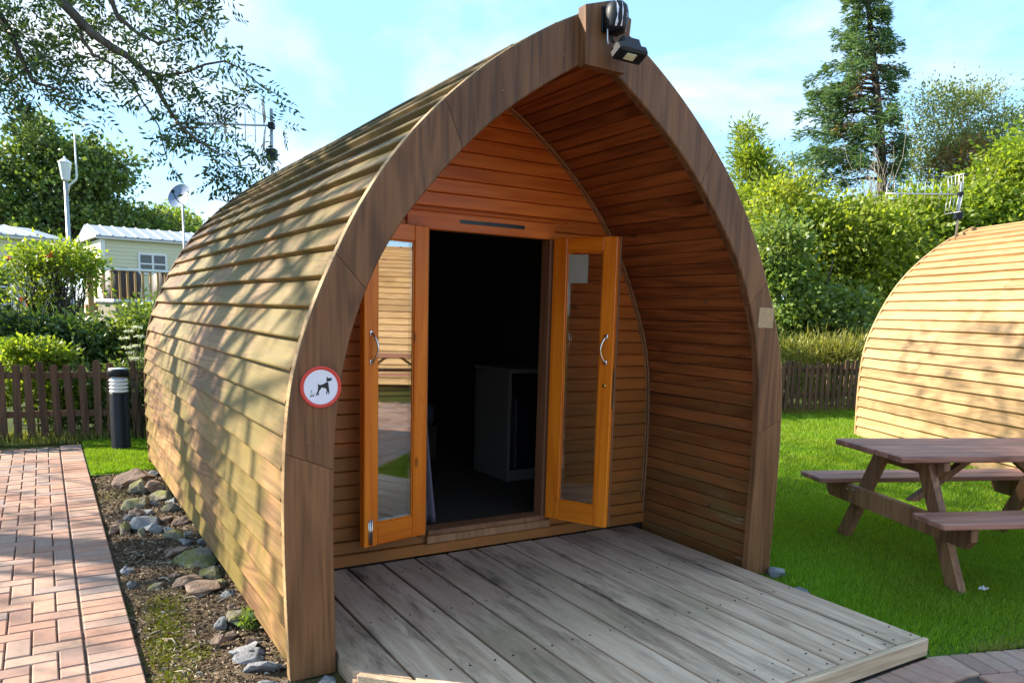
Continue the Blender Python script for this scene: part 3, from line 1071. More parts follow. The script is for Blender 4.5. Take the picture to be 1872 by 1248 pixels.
# base bearers that carry the pod
for side in (-1, 1):
    MB().box((side * 1.385 - .015, 0.06, -0.03), (side * 1.385 + .015, PODLEN - .1, 0.12), .005).build('bearer', MT['dark_void'], pod)

# ridge block at the apex
blk = MB().prism([(2.645, -0.108), (2.645, 0.118), (2.885, 0.140), (2.942, 0.022), (2.895, -0.122)], 1, -0.055, -0.0005)
blk.build('ridge_block', MT['arch'], pod)
# scraped patch left by an old plate on the right face board
MB().prism([(1.487, 1.193), (1.486, 1.312), (1.598, 1.318), (1.600, 1.196)], 1, -0.0022, -0.0006).build('scraped_patch', MT['residue'], pod)
# nail heads on the face boards
nails = MB()
for (u, v) in ((563, 1055), (590, 1053), (557, 1216), (590, 1209), (610, 545), (703, 475), (733, 452), (763, 366), (780, 350), (870, 205), (1032, 100), (1063, 102), (560, 808), (585, 806), (563, 885), (596, 882), (1200, 140), (1190, 160), (1290, 350), (1322, 300), (1395, 640), (1385, 905), (1391, 760), (640, 600), (700, 420), (920, 165), (980, 135)):
    p = onplane(u, v, 1, -0.0012)
    nails.prism([(p[2] + .0032 * math.sin(t), p[0] + .0032 * math.cos(t)) for t in np.linspace(0, 2 * math.pi, 7)[:-1]], 1, -0.0014, -0.0002)
tag(nails.build('nail_heads', MT['trim'], pod), kind='stuff')

# doors -------------------------------------------------------------------
LW, LH, LT = 0.425, 1.765, 0.045
GLASS_INFO = {}


def door_leaf(hx, hy, ang, sgn, name_note):
    """leaf hinged at x=0 running in +x*sgn; local y- faces the viewer"""
    d = bpy.data.objects.new('door', None)
    C.objects.link(d); d.parent = pod
    d.empty_display_size = .2
    d.location = (hx, hy, 0.228)
    d.rotation_euler = (0, 0, ang)
    def X(a, b):
        return (min(a * sgn, b * sgn), max(a * sgn, b * sgn))
    def bx(name, a, b, z0, z1, mat, y0=0.0, y1=LT, ch=.004):
        x0, x1 = X(a, b)
        return MB().box((x0, y0, z0), (x1, y1, z1), ch).build(name, mat, d)
    bx('stile', 0, 0.095, 0, LH, MT['door_z'])
    bx('stile', LW - 0.088, LW, 0, LH, MT['door_z'])
    bx('rail', 0.0955, LW - 0.0885, 0.0, 0.125, MT['door_x'], .0008, LT - .0008)
    bx('rail', 0.0955, LW - 0.0885, LH - 0.088, LH, MT['door_x'], .0008, LT - .0008)
    # glazing beads
    for (a, b, z0, z1) in ((0.0955, 0.103, .1255, LH - .0885), (LW - 0.096, LW - 0.0885, .1255, LH - .0885), (0.1035, LW - .0965, .1255, .133), (0.1035, LW - .0965, LH - .096, LH - .0885)):
        bx('glazing_bead', a, b, z0, z1, MT['door_z'], .008, LT - .008, .002)
    bx('pane', 0.1035, LW - .0965, .1335, LH - .0965, MT['glass'], .014, .030, 0)
    # pull handle on the free stile
    hxm = (LW - 0.045) * sgn
    pts = []
    for t in np.linspace(0, 1, 13):
        zz = 1.02 + 0.155 * t
        yy_ = -0.004 - 0.034 * math.sin(math.pi * t) ** 0.6
        pts.append((hxm + sgn * -0.018 * math.sin(math.pi * t), yy_, zz))
    hd = MB().tube(pts, [0.009 if k in (0, 12) else 0.0058 for k in range(13)], 8)
    for zz in (1.02, 1.175):
        hd.box((hxm - .011, -0.005, zz - .014), (hxm + .011, 0.0, zz + .014), .002)
    hd.build('handle', MT['chrome'], d, True)
    return d


LANG = R_(13)
door_l = door_leaf(-0.385, 0.985, LANG, -1, 'left')
# the left leaf runs in -x, so turning by +13 degrees brings its free edge forward
door_r = door_leaf(0.462, 1.0, -R_(62), 1, 'right')
bolt = MB()
for dx in (-0.392, -0.378):
    bolt.tube([(dx, -0.006, 0.012), (dx, -0.006, 0.155)], 0.0042, 8)
bolt.box((-.399, -0.003, 0.03), (-.371, 0.0, 0.14), .001)
bolt.build('flush_bolt', MT['chrome'], door_l, True)
lk = MB().lathe([(0.011, 0), (0.011, .004), (.008, .006)], 16)
o = lk.build('lock_cylinder', MT['brass'], door_r, True)
o.location = (LW - 0.045, -0.0002, 0.88); o.rotation_euler = (R_(90), 0, 0)
MB().box((LW + .0002, 0.012, 0.74), (LW + .002, 0.032, 0.98), 0).build('strike_plate', MT['brass'], door_r)
MB().box((LW + .0002, LT - .012, 0.0), (LW + .010, LT + .004, LH), .002).build('door_seal', MT['frame'], door_r)
MB().box((0.106, 0.0115, LH - .272), (0.106 + 0.128, 0.0135, LH - .102), 0).build('notice_card', MT['cardgrey'], door_r)

# furnishings just inside the doorway ---------------------------------------
cab = thing('fridge_cabinet', 'dim pale cabinet with a dark fridge just inside the doorway', 'cabinet', (0.86, 2.1, 0.2))
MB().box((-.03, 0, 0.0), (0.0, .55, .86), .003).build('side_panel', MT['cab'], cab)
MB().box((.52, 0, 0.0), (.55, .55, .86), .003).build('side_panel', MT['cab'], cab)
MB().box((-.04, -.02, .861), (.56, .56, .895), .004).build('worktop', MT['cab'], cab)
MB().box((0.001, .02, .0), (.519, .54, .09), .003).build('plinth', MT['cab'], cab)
fd = MB().box((0.004, -.012, .10), (.516, .03, .70), .004).build('fridge_door', MT['black_plastic'], cab)
MB().box((0.03, -.03, .12), (.042, -.0125, .66), .003).build('handle', MT['chrome'], fd)
cur = MB()
V, F = [], []
nu, nv = 25, 30
for j in range(nv):
    t = j / (nv - 1); zz = 0.245 + t * 1.70
    w = 0.10 * (1 - t / 0.62) ** 1.3 + 0.018 if t < 0.62 else 0.018 + 0.03 * (t - .62) / .38
    for i in range(nu):
        s = i / (nu - 1)
        V.append((-0.43 + (w + .08) * s, 1.17 + 0.018 * math.sin(s * 19), zz))
for j in range(nv - 1):
    for i in range(nu - 1):
        F.append((j * nu + i, j * nu + i + 1, (j + 1) * nu + i + 1, (j + 1) * nu + i))
cu = cur.add(V, F).build('curtain', MT['curtain'], None, True)
md = cu.modifiers.new('thickness', 'SOLIDIFY'); md.thickness = 0.003
tag(cu, 'grey mauve curtain tied back behind the left door leaf', 'curtain')
bed = thing('bed', 'low bed in the dark at the back of the cabin', 'bed', (-0.1, 3.9, 0.2))
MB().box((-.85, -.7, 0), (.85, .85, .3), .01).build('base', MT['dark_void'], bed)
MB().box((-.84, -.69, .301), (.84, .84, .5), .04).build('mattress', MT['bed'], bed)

# dog sign -------------------------------------------------------------------
sg = thing('round_sign', 'round white sign with red rim showing a dog, fixed to the pod arch', 'sign', (-1.312, -0.001, 1.218), 0)


def disc(r, y0, y1, n=48, c=(0, 0)):
    return [(c[1] + r * math.sin(t), c[0] + r * math.cos(t)) for t in np.linspace(0, 2 * math.pi, n, endpoint=False)]


MB().prism(disc(0.083, 0, 0), 1, -0.0035, -0.0001).build('plate', MT['signwhite'], sg)
V, F = [], []
n = 56
for k in range(n):
    t = 2 * math.pi * k / n
    for (r, y) in ((0.0835, -.0001), (0.0835, -.0052), (0.082, -.006), (0.0705, -.006), (0.0695, -.0036)):
        V.append((r * math.cos(t), y, r * math.sin(t)))
for k in range(n):
    for q in range(4):
        F.append((k * 5 + q, ((k + 1) % n) * 5 + q, ((k + 1) % n) * 5 + q + 1, k * 5 + q + 1))
MB().add(V, F).build('rim', MT['signred'], sg, True)


def sign_poly(px):
    """outline read off the sign close-up (pixels), to sign coordinates"""
    cx, cy, s = 590.0, 597.0, 0.0705 / 272.0
    return [((cy - y) * s, (x - cx) * s) for (x, y) in px]


DOG = [(540, 528), (551, 556), (590, 566), (640, 545), (672, 528), (688, 520), (704, 528), (710, 560), (714, 610), (722, 660), (722, 706), (704, 706), (706, 672), (690, 668), (690, 706), (668, 706), (678, 660), (674, 622), (630, 610), (600, 600), (585, 630), (560, 660), (550, 690), (562, 720), (544, 724), (536, 690), (528, 726), (508, 726), (520, 690), (540, 650), (544, 600), (544, 560)]
HEAD = [(681, 516), (678, 480), (686, 432), (700, 462), (730, 460), (768, 454), (752, 476), (768, 496), (742, 500), (716, 512)]
POO = [[(416, 744), (424, 728), (452, 716), (462, 712), (488, 732), (478, 740), (456, 730), (440, 742)], [(444, 690), (440, 640), (448, 640), (452, 690)], [(426, 706), (418, 690), (424, 688), (434, 704)], [(470, 704), (484, 684), (488, 690), (476, 708)]]
pg = MB()
for poly in [DOG, HEAD] + POO:
    pg.prism(sign_poly(poly), 1, -0.0043, -0.0037)
tag(pg.build('dog_pictogram', MT['signblack'], sg), 'black pictogram of a dog fouling')

# security light on the ridge block ------------------------------------------
fl = thing('security_light', 'black security floodlight streaked with droppings on the pod ridge block', 'light', (0.01, -0.056, 2.68))
MB().box((-.045, -.012, .115), (.055, 0, .225), .006).build('back_plate', MT['black_plastic'], fl)
dm = MB()
prof = [(0.0001, .09), (.03, .084), (.046, .07), (.053, .045), (.054, .015), (.05, -.02), (.04, -.042), (.001, -.046)]
dm.lathe([(r, zz) for r, zz in prof], 20)
dmo = dm.build('sensor_dome', MT['black_plastic'], fl, True, (0.0, -0.055, .15))
st = MB()
for (x0, w, z0, z1) in ((-.030, .012, -.03, .075), (-.008, .010, -.045, .07), (.03, .008, -.05, -.03), (.018, .008, .01, .03)):
    V, F = [], []
    for k, zz in enumerate(np.linspace(z0, z1, 8)):
        rr_ = np.interp(-zz, [-p[1] for p in prof], [p[0] for p in prof]) + .0012
        for s in (-.5, .5):
            xx = x0 + w * s * (0.6 + 0.4 * math.sin(k * 1.7)) * (.5 + .5 * zz / .07 if zz > 0 else .8)
            xx = max(-rr_ * .95, min(rr_ * .95, xx))
            V.append((xx, -math.sqrt(max(rr_ ** 2 - xx ** 2, 0)), zz))
    for k in range(7):
        F.append((2 * k, 2 * k + 1, 2 * k + 3, 2 * k + 2))
    st.add(V, F)
so = st.build('white_streaks', MT['signwhite'], dmo)
tag(so, 'white bird droppings', kind='stuff')
MB().tube([(-.02, -.04, .11), (-.018, -.06, .06)], .006, 8).build('bracket', MT['black_plastic'], fl, True)
MB().tube([(-.04, -.045, .12), (-.042, -.05, .07), (-.04, -.055, .05)], .003, 6).build('cable', MT['signwhite'], fl, True)
hd = MB()
Mx = Matrix.Translation((0.03, -0.09, .035)) @ Matrix.Rotation(R_(-28), 4, 'X')
hd.box((-.075, -.05, -.055), (.085, .03, -.010), .012, Mx)
hd.box((-.030, -.035, -.012), (.075, .035, .045), .010, Mx)
hd.box((-.060, -.025, -.012), (-.032, .03, .012), .006, Mx)
hd.build('lamp_housing', MT['black_plastic'], fl)
hl = MB()
hl.box((-.030, -.030, -.060), (.025, .005, -.0555), .002, Mx)
hl.build('lamp_lens', MT['led'], fl)

# ------------------------------------------------------------------ timber deck
deck = thing('timber_deck', 'weathered grey timber deck with a cut left corner in front of the pod', 'deck')
DZ = 0.075
DF, DL, DR = -1.120, -1.243, 1.232


def deck_front(x):
    return max(DF + 0.034, -0.21 - (x - DL) + 0.034 * 1.4)


for i in range(12):
    a = -1.048 + 0.207 * (i - 1) + 0.0070
    b = -1.048 + 0.207 * i - 0.0070
    a = max(a, DL + .003); b = min(b, DR)
    pts = [(a, 1.036), (b, 1.036)]
    kink = DL + (-0.21 - DF) + 0.012
    fr_ = [(b, deck_front(b))] + ([(kink, deck_front(kink))] if a < kink < b else []) + [(a, deck_front(a))]
    pts += fr_
    zt = DZ + random.uniform(-.0018, .0018)
    pts = pts[::-1]
    n = len(pts)
    # plank with softened top edges
    cen = np.mean(pts, 0)
    inn = [(p[0] + np.sign(cen[0] - p[0]) * .003, p[1] + np.sign(cen[1] - p[1]) * .003) for p in pts]
    V = [(p[0], p[1], zt - .03) for p in pts] + [(p[0], p[1], zt - .003) for p in pts] + [(p[0], p[1], zt) for p in inn]
    F = [tuple(range(n - 1, -1, -1)), tuple(2 * n + k for k in range(n))]
    for l in range(2):
        F += [(l * n + k, l * n + (k + 1) % n, (l + 1) * n + (k + 1) % n, (l + 1) * n + k) for k in range(n)]
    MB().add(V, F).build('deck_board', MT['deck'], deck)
# fascia boards round the edge
kx = DL + (-0.21 - DF)
MB().box((kx + .012, DF, -0.01), (DR - .001, DF + .030, DZ + .001), .006).build('fascia_board', MT['deck_x'], deck)
ln = math.hypot(kx - DL, DF + .21)
Mx = Matrix.Translation((DL, -0.21, 0)) @ Matrix.Rotation(math.atan2(DF + .21, kx - DL), 4, 'Z')
MB().box((0.004, 0.0, -0.01), (ln, .030, DZ + .001), .005, Mx).build('fascia_board', MT['deck_x'], deck)
MB().box((DL - .0, -0.205, -0.01), (DL + .028, 0.9, DZ - .032), .004).build('fascia_board', MT['deck'], deck)
MB().box((DR - .03, DF + .032, -0.01), (DR - .002, 0.9, DZ - .032), .004).build('fascia_board', MT['deck'], deck)
for yy_ in (-0.95, -0.35, 0.25, 0.85):
    MB().box((max(DL + .05, DL - yy_ - .1), yy_ - .025, -0.02), (DR - .05, yy_ + .025, DZ - .032), 0).build('joist', MT['dark_void'], deck)
scr = MB()
for i in range(12):
    for yy_ in (-1.055, -0.95, -0.35, 0.25, 0.85):
        for off in (0.045, 0.162):
            x = -1.048 + 0.207 * (i - 1) + off + random.uniform(-.006, .006)
            y = yy_ + random.uniform(-.008, .008)
            if x < DL + .02 or x > DR - .015 or y < deck_front(x) + .02:
                continue
            scr.prism([(x + .0048 * math.cos(t), y + .0048 * math.sin(t)) for t in np.linspace(0, 6.283, 8)[:-1]], 2, DZ, DZ + .0026)
tag(scr.build('screw_heads', MT['signblack'], deck), kind='stuff')

# ------------------------------------------------------------------ bollard light
bp = onz(222, 821)
bo = thing('bollard_light', 'short black bollard lamp with white louvred head on the grass', 'bollard', (bp[0], bp[1], -0.01))
MB().lathe([(0.098, 0), (0.092, .02), (0.090, .60), (0.086, .61)], 28).build('post', MT['black_plastic'], bo, True)
MB().lathe([(0.070, .61), (0.070, .775)], 24).build('diffuser', MT['lamp_glass'], bo, True)
for k in range(4):
    z0 = .622 + k * .037
    MB().lathe([(0.078, z0), (0.090, z0 - .006), (0.090, z0 + .004), (0.078, z0 + .016)], 28).build('louvre', MT['white'], bo, True)
MB().lathe([(0.094, .776), (0.100, .785), (0.100, .835), (0.094, .85), (.001, .852)], 28).build('cap', MT['black_plastic'], bo, True)
MB().lathe([(0.088, .8525), (0.088, .858), (0.001, .8585)], 28).build('cap_disc', MT['lamp_glass'], bo, True)

# ------------------------------------------------------------------ picket fence
fn = thing('picket_fence', 'low dark brown picket fence running behind both pods', 'fence')
fdir = np.array([1, -0.122]); fdir /= np.linalg.norm(fdir)
fnrm = np.array([-fdir[1], fdir[0]])
fang = math.atan2(fdir[1], fdir[0])
PK = []
for k in range(4):
    hh = 0.80 + 0.018 * k
    sec = [(-.036, 0.03), (.036, 0.03), (.036, hh - .012), (.024, hh), (-.024, hh), (-.036, hh - .012)]
    PK.append(MB().prism([(q[1], q[0]) for q in sec], 1, 0.0, 0.018).mesh('picket', MT['fence']))
o0 = np.array([-5.2, fence_y(-5.2)])
fl_len = 17.5
for k in range(int(fl_len / 0.128)):
    p = o0 + fdir * (k * 0.128 + random.uniform(-.008, .008)) - fnrm * 0.036
    link('picket', random.choice(PK), fn, (p[0], p[1], 0.02 + random.uniform(-.01, .01)), (random.uniform(-.02, .02), random.uniform(-.035, .035), fang + random.uniform(-.05, .05)))
for hh in (0.30, 0.72):
    a = o0; b = o0 + fdir * fl_len
    Mx = Matrix.Translation((a[0], a[1], hh)) @ Matrix.Rotation(fang, 4, 'Z')
    MB().box((0, -.016, -.035), (fl_len, .018, .035), .004, Mx).build('rail', MT['fence'], fn)
for k in range(10):
    p = o0 + fdir * (k * 1.83 + .7) + fnrm * .06
    link('post', MB().box((-.04, -.04, -.05), (.04, .04, .86), .006).mesh('post', MT['fence']), fn, (p[0], p[1], 0), (0, 0, fang))

# ------------------------------------------------------------------ picnic table
def picnic_table(label, loc, ang, group=None):
    t = thing('picnic_table', label, 'table', loc, ang, group)
    L = 1.85
    for k in range(5):                                    # top
        y = -0.272 + k * 0.136
        MB().box((random.uniform(-.004, .004), y - .065, .712), (L + random.uniform(-.004, .004), y + .065, .752), .006).build('top_board', MT['table'], t)
    for s in (-1, 1):                                     # benches
        for k in range(2):
            y = s * (0.525 + k * 0.137)
            MB().box((random.uniform(-.004, .004), y - .065, .412), (L, y + .065, .448), .006).build('bench_board', MT['table'], t)
    for x in (0.27, 1.56):
        for s in (-1, 1):
            y0, y1, w = s * 0.555, s * 0.185, 0.055
            sec = [(y0 - w, 0), (y0 + w, 0), (y1 + w, .71), (y1 - w, .71)]
            MB().prism([(q[0], q[1]) for q in sec], 0, x - .024, x + .024).build('leg', MT['table_leg'], t)
        xo = x - .073 if x < 1 else x + .027
        sec = [(-.70, .335), (-.66, .285), (.66, .285), (.70, .335), (.70, .409), (-.70, .409)]
        MB().prism(sec, 0, xo, xo + .046).build('cross_beam', MT['table_leg'], t)
        sec = [(-.33, .660), (-.28, .610), (.28, .610), (.33, .660), (.33, .709), (-.33, .709)]
        MB().prism(sec, 0, xo + (.094 if x < 1 else -.094), xo + .046 + (.094 if x < 1 else -.094)).build('top_bearer', MT['table_leg'], t)
        for y in (-.45, -.38, .38, .45):
            b = MB().lathe([(0.009, 0), (0.009, .004), (.005, .006)], 10).build('bolt', MT['galv'], t, True)
            b.location = (xo - .0003 if x < 1 else xo + .0463, y, .36 + random.uniform(-.02, .02))
            b.rotation_euler = (0, R_(-90) if x < 1 else R_(90), 0)
    for (x0, x1) in ((0.36, 0.80), (1.47, 1.03)):         # diagonal braces
        MB().prism([(x0 - .03, .40), (x0 + .03, .40), (x1 + .03, .71), (x1 - .03, .71)][::1], 1, -.03, .03)
        sec = [(.40, x0 - .035), (.40, x0 + .035), (.709, x1 + .035), (.709, x1 - .035)]
        MB().prism(sec, 1, -.024, .024).build('brace', MT['table_leg'], t)
    return t


TA = R_(-21)
tl = np.array([math.cos(TA), math.sin(TA)])
tb = np.array([2.175, -0.085])
picnic_table('brown picnic table with attached benches on the lawn beside the pod', (tb[0], tb[1], 0.0), TA)

# ------------------------------------------------------------------ second pod and the one across the forecourt (seen in the door glass)
pod2 = thing('camping_pod', 'sunlit tan camping pod standing behind the picnic table', 'cabin')
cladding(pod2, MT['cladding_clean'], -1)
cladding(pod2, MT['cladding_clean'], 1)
arch(pod2, MT['arch'], 0.0, 0.045, [0.0, 0.272, 0.505, 0.735, 1.0])
arch(pod2, MT['arch_edge'], PODLEN - 0.03, PODLEN, [0.0, 0.272, 0.505, 0.735, 1.0])
for nm, yy_ in (('rear_wall', PODLEN - .075), ('front_wall', 1.06)):
    pts = [(-lin_half(zz, -.05), zz) for zz in np.linspace(0.03, 2.84, 24)] + [(lin_half(zz, -.05), zz) for zz in np.linspace(2.84, 0.03, 24)]
    MB().prism([(p[1], p[0]) for p in pts], 1, yy_, yy_ + .04).build(nm, MT['wall'], pod2)
PA = R_(-23.4)
base = np.array([7.2, 3.45])
rt = np.array([[math.cos(PA), -math.sin(PA)], [math.sin(PA), math.cos(PA)]])
org = base - rt @ np.array([-1.44, PODLEN])
pod2.location = (org[0], org[1], -0.08)
pod2.rotation_euler = (0, 0, PA)


index_children()
pod3 = copy_tree(pod2)
tag(pod3, 'tan camping pod across the forecourt, reflected in the left door glass', 'cabin')
P3 = R_(-41.3)
r3 = np.array([[math.cos(P3), -math.sin(P3)], [math.sin(P3), math.cos(P3)]])
o3 = np.array([7.9, -6.5]) - r3 @ np.array([-1.44, 2.6])
pod3.location = (o3[0], o3[1], -0.05)
pod3.rotation_euler = (0, 0, P3)
picnic_table('brown picnic table across the forecourt, reflected in the left door glass', (6.0, -6.1, -0.03), R_(38))

# ------------------------------------------------------------------ television aerials
def aerial(label, loc, rotz, h, parent=None):
    a = thing('tv_aerial', label, 'aerial', loc, rotz, 'television aerials on the pods')
    MB().tube([(0, 0, 0), (0, 0, h)], .016, 10).build('mast', MT['galv'], a, True)
    zb = h - .16
    MB().tube([(0.04, 0, zb), (-0.95, 0, zb)], .010, 8).build('boom', MT['alu'], a, True)
    for k in range(9):
        x = -0.16 - k * 0.097
        hh = .165 - .004 * k
        MB().tube([(x, 0, zb - hh), (x, 0, zb + hh)], .0045, 6).build('element', MT['alu'], a, True)
    for s in (-1, 1):
        for k in range(5):
            x = -0.02 - .022 * k
            yy_ = .0
            z0 = zb + s * .03; z1 = zb + s * .24
            MB().tube([(x - .0, -.12 + k * .06, z0), (x - .02, -.12 + k * .06, z1)], .0045, 6).build('reflector_rod', MT['alu'], a, True)
        MB().tube([(-0.03, -.14, zb + s * .24), (-0.11, .14, zb + s * .24)], .006, 6).build('reflector_bar', MT['alu'], a, True)
    MB().box((-.05, -.04, zb - .33), (.05, .04, zb - .22), .01).build('amplifier', MT['black_plastic'], a)
    MB().box((-.03, -.03, zb - .03), (.03, .03, zb + .03), .005).build('clamp', MT['black_plastic'], a)
    return a


ap = rt @ np.array([-0.30, PODLEN - .1]) + org
aerial('television aerial on the roof of the sunlit tan pod', (ap[0], ap[1], 2.62), R_(-38), 0.78)
aerial('television aerial behind the roof of the pod with open doors, among ash leaves', (-0.22, PODLEN + .08, 2.2), R_(-30), 1.25)

# ------------------------------------------------------------------ rocks beside the pod
hulls = []
for k in range(10):
    bm = bmesh.new()
    n = 10 + k
    P = RNG.normal(size=(n, 3)); P = unit(P) * (0.82 + 0.18 * RNG.random((n, 1)))
    for p in P: bm.verts.new(p)
    r = bmesh.ops.convex_hull(bm, input=bm.verts)
    bmesh.ops.delete(bm, geom=[g for g in r['geom_interior'] if isinstance(g, bmesh.types.BMVert)], context='VERTS')
    bmesh.ops.bevel(bm, geom=list(bm.edges), offset=0.04, segments=1, affect='EDGES', profile=0.6)
    bmesh.ops.triangulate(bm, faces=bm.faces)
    bmesh.ops.subdivide_edges(bm, edges=[e for e in bm.edges if e.calc_length() > .35], cuts=2, use_grid_fill=True)
    bmesh.ops.triangulate(bm, faces=bm.faces)
    bm.normal_update()
    for v_ in bm.verts:
        q_ = v_.co * 1.7 + Vector((k * 7.1, 0, 0))
        v_.co += v_.normal * (0.11 * mnoise.noise(q_) + 0.06 * mnoise.noise(q_ * 2.7))
    hulls.append(bm)


def rock(zx, zy, w, h, kind, sq=1.0, full=False, label=None):
    if full:
        u, v = zx, zy; pw = w; ph = h
    else:
        u, v = zx * .359, 800 + zy * .359; pw = w * .359; ph = h * .359
    g = onz(u, v + ph * .25, 0.0)
    d = proj(g)[2]
    rw = pw / FPX * d / 2 * 1.35
    rh = max(ph / FPX * d / 2 * 1.25, rw * .35) * sq
    labels = {'g': ('grey angular rock wedged along the base of the pod', 'rock_grey'),
              'm': ('moss tinged pale rock in the earth bed beside the pod', 'rock_moss'),
              'b': ('brown rough rock in the earth bed beside the pod', 'rock_brown')}
    lb, mt = labels[kind]
    me = bpy.data.meshes.new('rock')
    hulls[random.randrange(len(hulls))].to_mesh(me)
    me.materials.append(MT[mt])
    me.transform(Matrix.Diagonal((rw, rw * random.uniform(.75, 1.0), rh, 1)))
    o = link('rock', me, None, (g[0], g[1], rh * 0.36 - .02), (random.uniform(-.3, .3), random.uniform(-.3, .3), random.uniform(0, 6)))
    if label:
        return tag(o, label, 'rock', 'rocks beside the pod')
    return tag(o, lb, 'rock', {'g': 'grey rocks along the pod', 'm': 'mossy rocks beside the pod', 'b': 'brown rocks beside the pod'}[kind])


for r in [(680, 205, 170, 110, 'b', 1.0, False, 'large brown rock at the back corner of the pod by the lawn'), (775, 185, 70, 60, 'g'), (790, 245, 100, 90, 'b'), (715, 245, 100, 90, 'm'), (690, 330, 130, 80, 'm'), (830, 290, 110, 70, 'm'), (865, 350, 90, 60, 'm'), (750, 372, 80, 50, 'g'), (690, 375, 80, 60, 'b'),
          (605, 440, 80, 70, 'b'), (640, 450, 70, 80, 'm', 1.0, False, 'upright mossy stone on the path side of the rock pile'), (735, 425, 140, 90, 'g'), (795, 450, 95, 75, 'g', 1.0, False, 'squarish blue grey rock in the middle of the rock pile'), (722, 470, 50, 70, 'm'), (855, 410, 80, 60, 'b'), (925, 425, 90, 80, 'b'), (910, 480, 130, 80, 'm'),
          (930, 560, 150, 90, 'b', 1.0, False, 'wedge shaped pinkish brown rock in the middle of the earth bed'), (1025, 575, 90, 80, 'b'), (990, 625, 210, 45, 'm', 1.0, False, 'long flat mossy slab pushed against the pod wall'), (1085, 675, 130, 70, 'm'), (950, 715, 140, 70, 'b'), (1060, 755, 210, 70, 'b', 1.0, False, 'wide flat brown slab half buried in the earth bed'), (800, 740, 90, 40, 'm', 1.0, False, 'low mossy stone at the edge of the moss patch'), (1165, 790, 100, 70, 'g'), (1215, 905, 130, 110, 'm', 1.0, False, 'mossy block beside the small green weed'),
          (1135, 930, 80, 80, 'g'), (1110, 1010, 70, 80, 'b'), (1235, 1045, 160, 110, 'g'), (1265, 1110, 140, 80, 'g'), (1350, 1145, 190, 120, 'g', 1.0, False, 'biggest grey rock close to the foot of the arch'), (1370, 1225, 120, 60, 'g'), (1445, 1235, 70, 50, 'b'), (870, 560, 60, 40, 'b'), (1040, 520, 70, 60, 'g'), (970, 470, 80, 60, 'g'), (1120, 730, 80, 60, 'm'), (745, 215, 70, 60, 'g'), (640, 235, 70, 50, 'b'), (880, 310, 70, 60, 'g'), (655, 395, 60, 40, 'g'), (580, 455, 50, 40, 'b'), (780, 330, 60, 50, 'g'), (940, 520, 70, 50, 'g'), (860, 460, 60, 60, 'g'), (1180, 850, 70, 50, 'b'), (1310, 1075, 80, 70, 'g'), (1290, 1020, 70, 60, 'b'), (1180, 985, 60, 50, 'b'), (890, 690, 60, 40, 'b'), (650, 660, 60, 60, 'g', 1.0, False, 'lone grey stone right beside the brick path edge'), (670, 730, 50, 50, 'g')]:
    rock(*r)
for (u, v, w, h) in ((1420, 1046, 36, 34), (1462, 1078, 44, 22)):
    o = rock(u, v, w, h, 'g', 1.0, True)
    tag(o, 'dark grey rock in the grass at the right edge of the deck', 'rock', 'grey rocks by the deck')
o = rock(598, 1242, 40, 30, 'g', 1.0, True)
tag(o, 'pale grey stone at the foot of the pod arch', 'rock')
o['group'] = 'grey stone by the arch'
for bm in hulls: bm.free()

# scrap of litter on the lawn
lp = onz(1797, 1085)
lm = MB()
V, F = [], []
for j in range(5):
    for i in range(6):
        V.append((i * .011 - .028, j * .008 - .016, .012 + .007 * math.sin(i * 2.1 + j) + .006 * math.cos(j * 3.1)))
for j in range(4):
    for i in range(5):
        F.append((j * 6 + i, j * 6 + i + 1, (j + 1) * 6 + i + 1, (j + 1) * 6 + i))
lo = lm.add(V, F).build('paper_scrap', MT['litter'], None, True, (lp[0], lp[1], .02))
md = lo.modifiers.new('thickness', 'SOLIDIFY'); md.thickness = .001
tag(lo, 'crumpled white paper scrap lying on the grass by the table leg', 'litter')


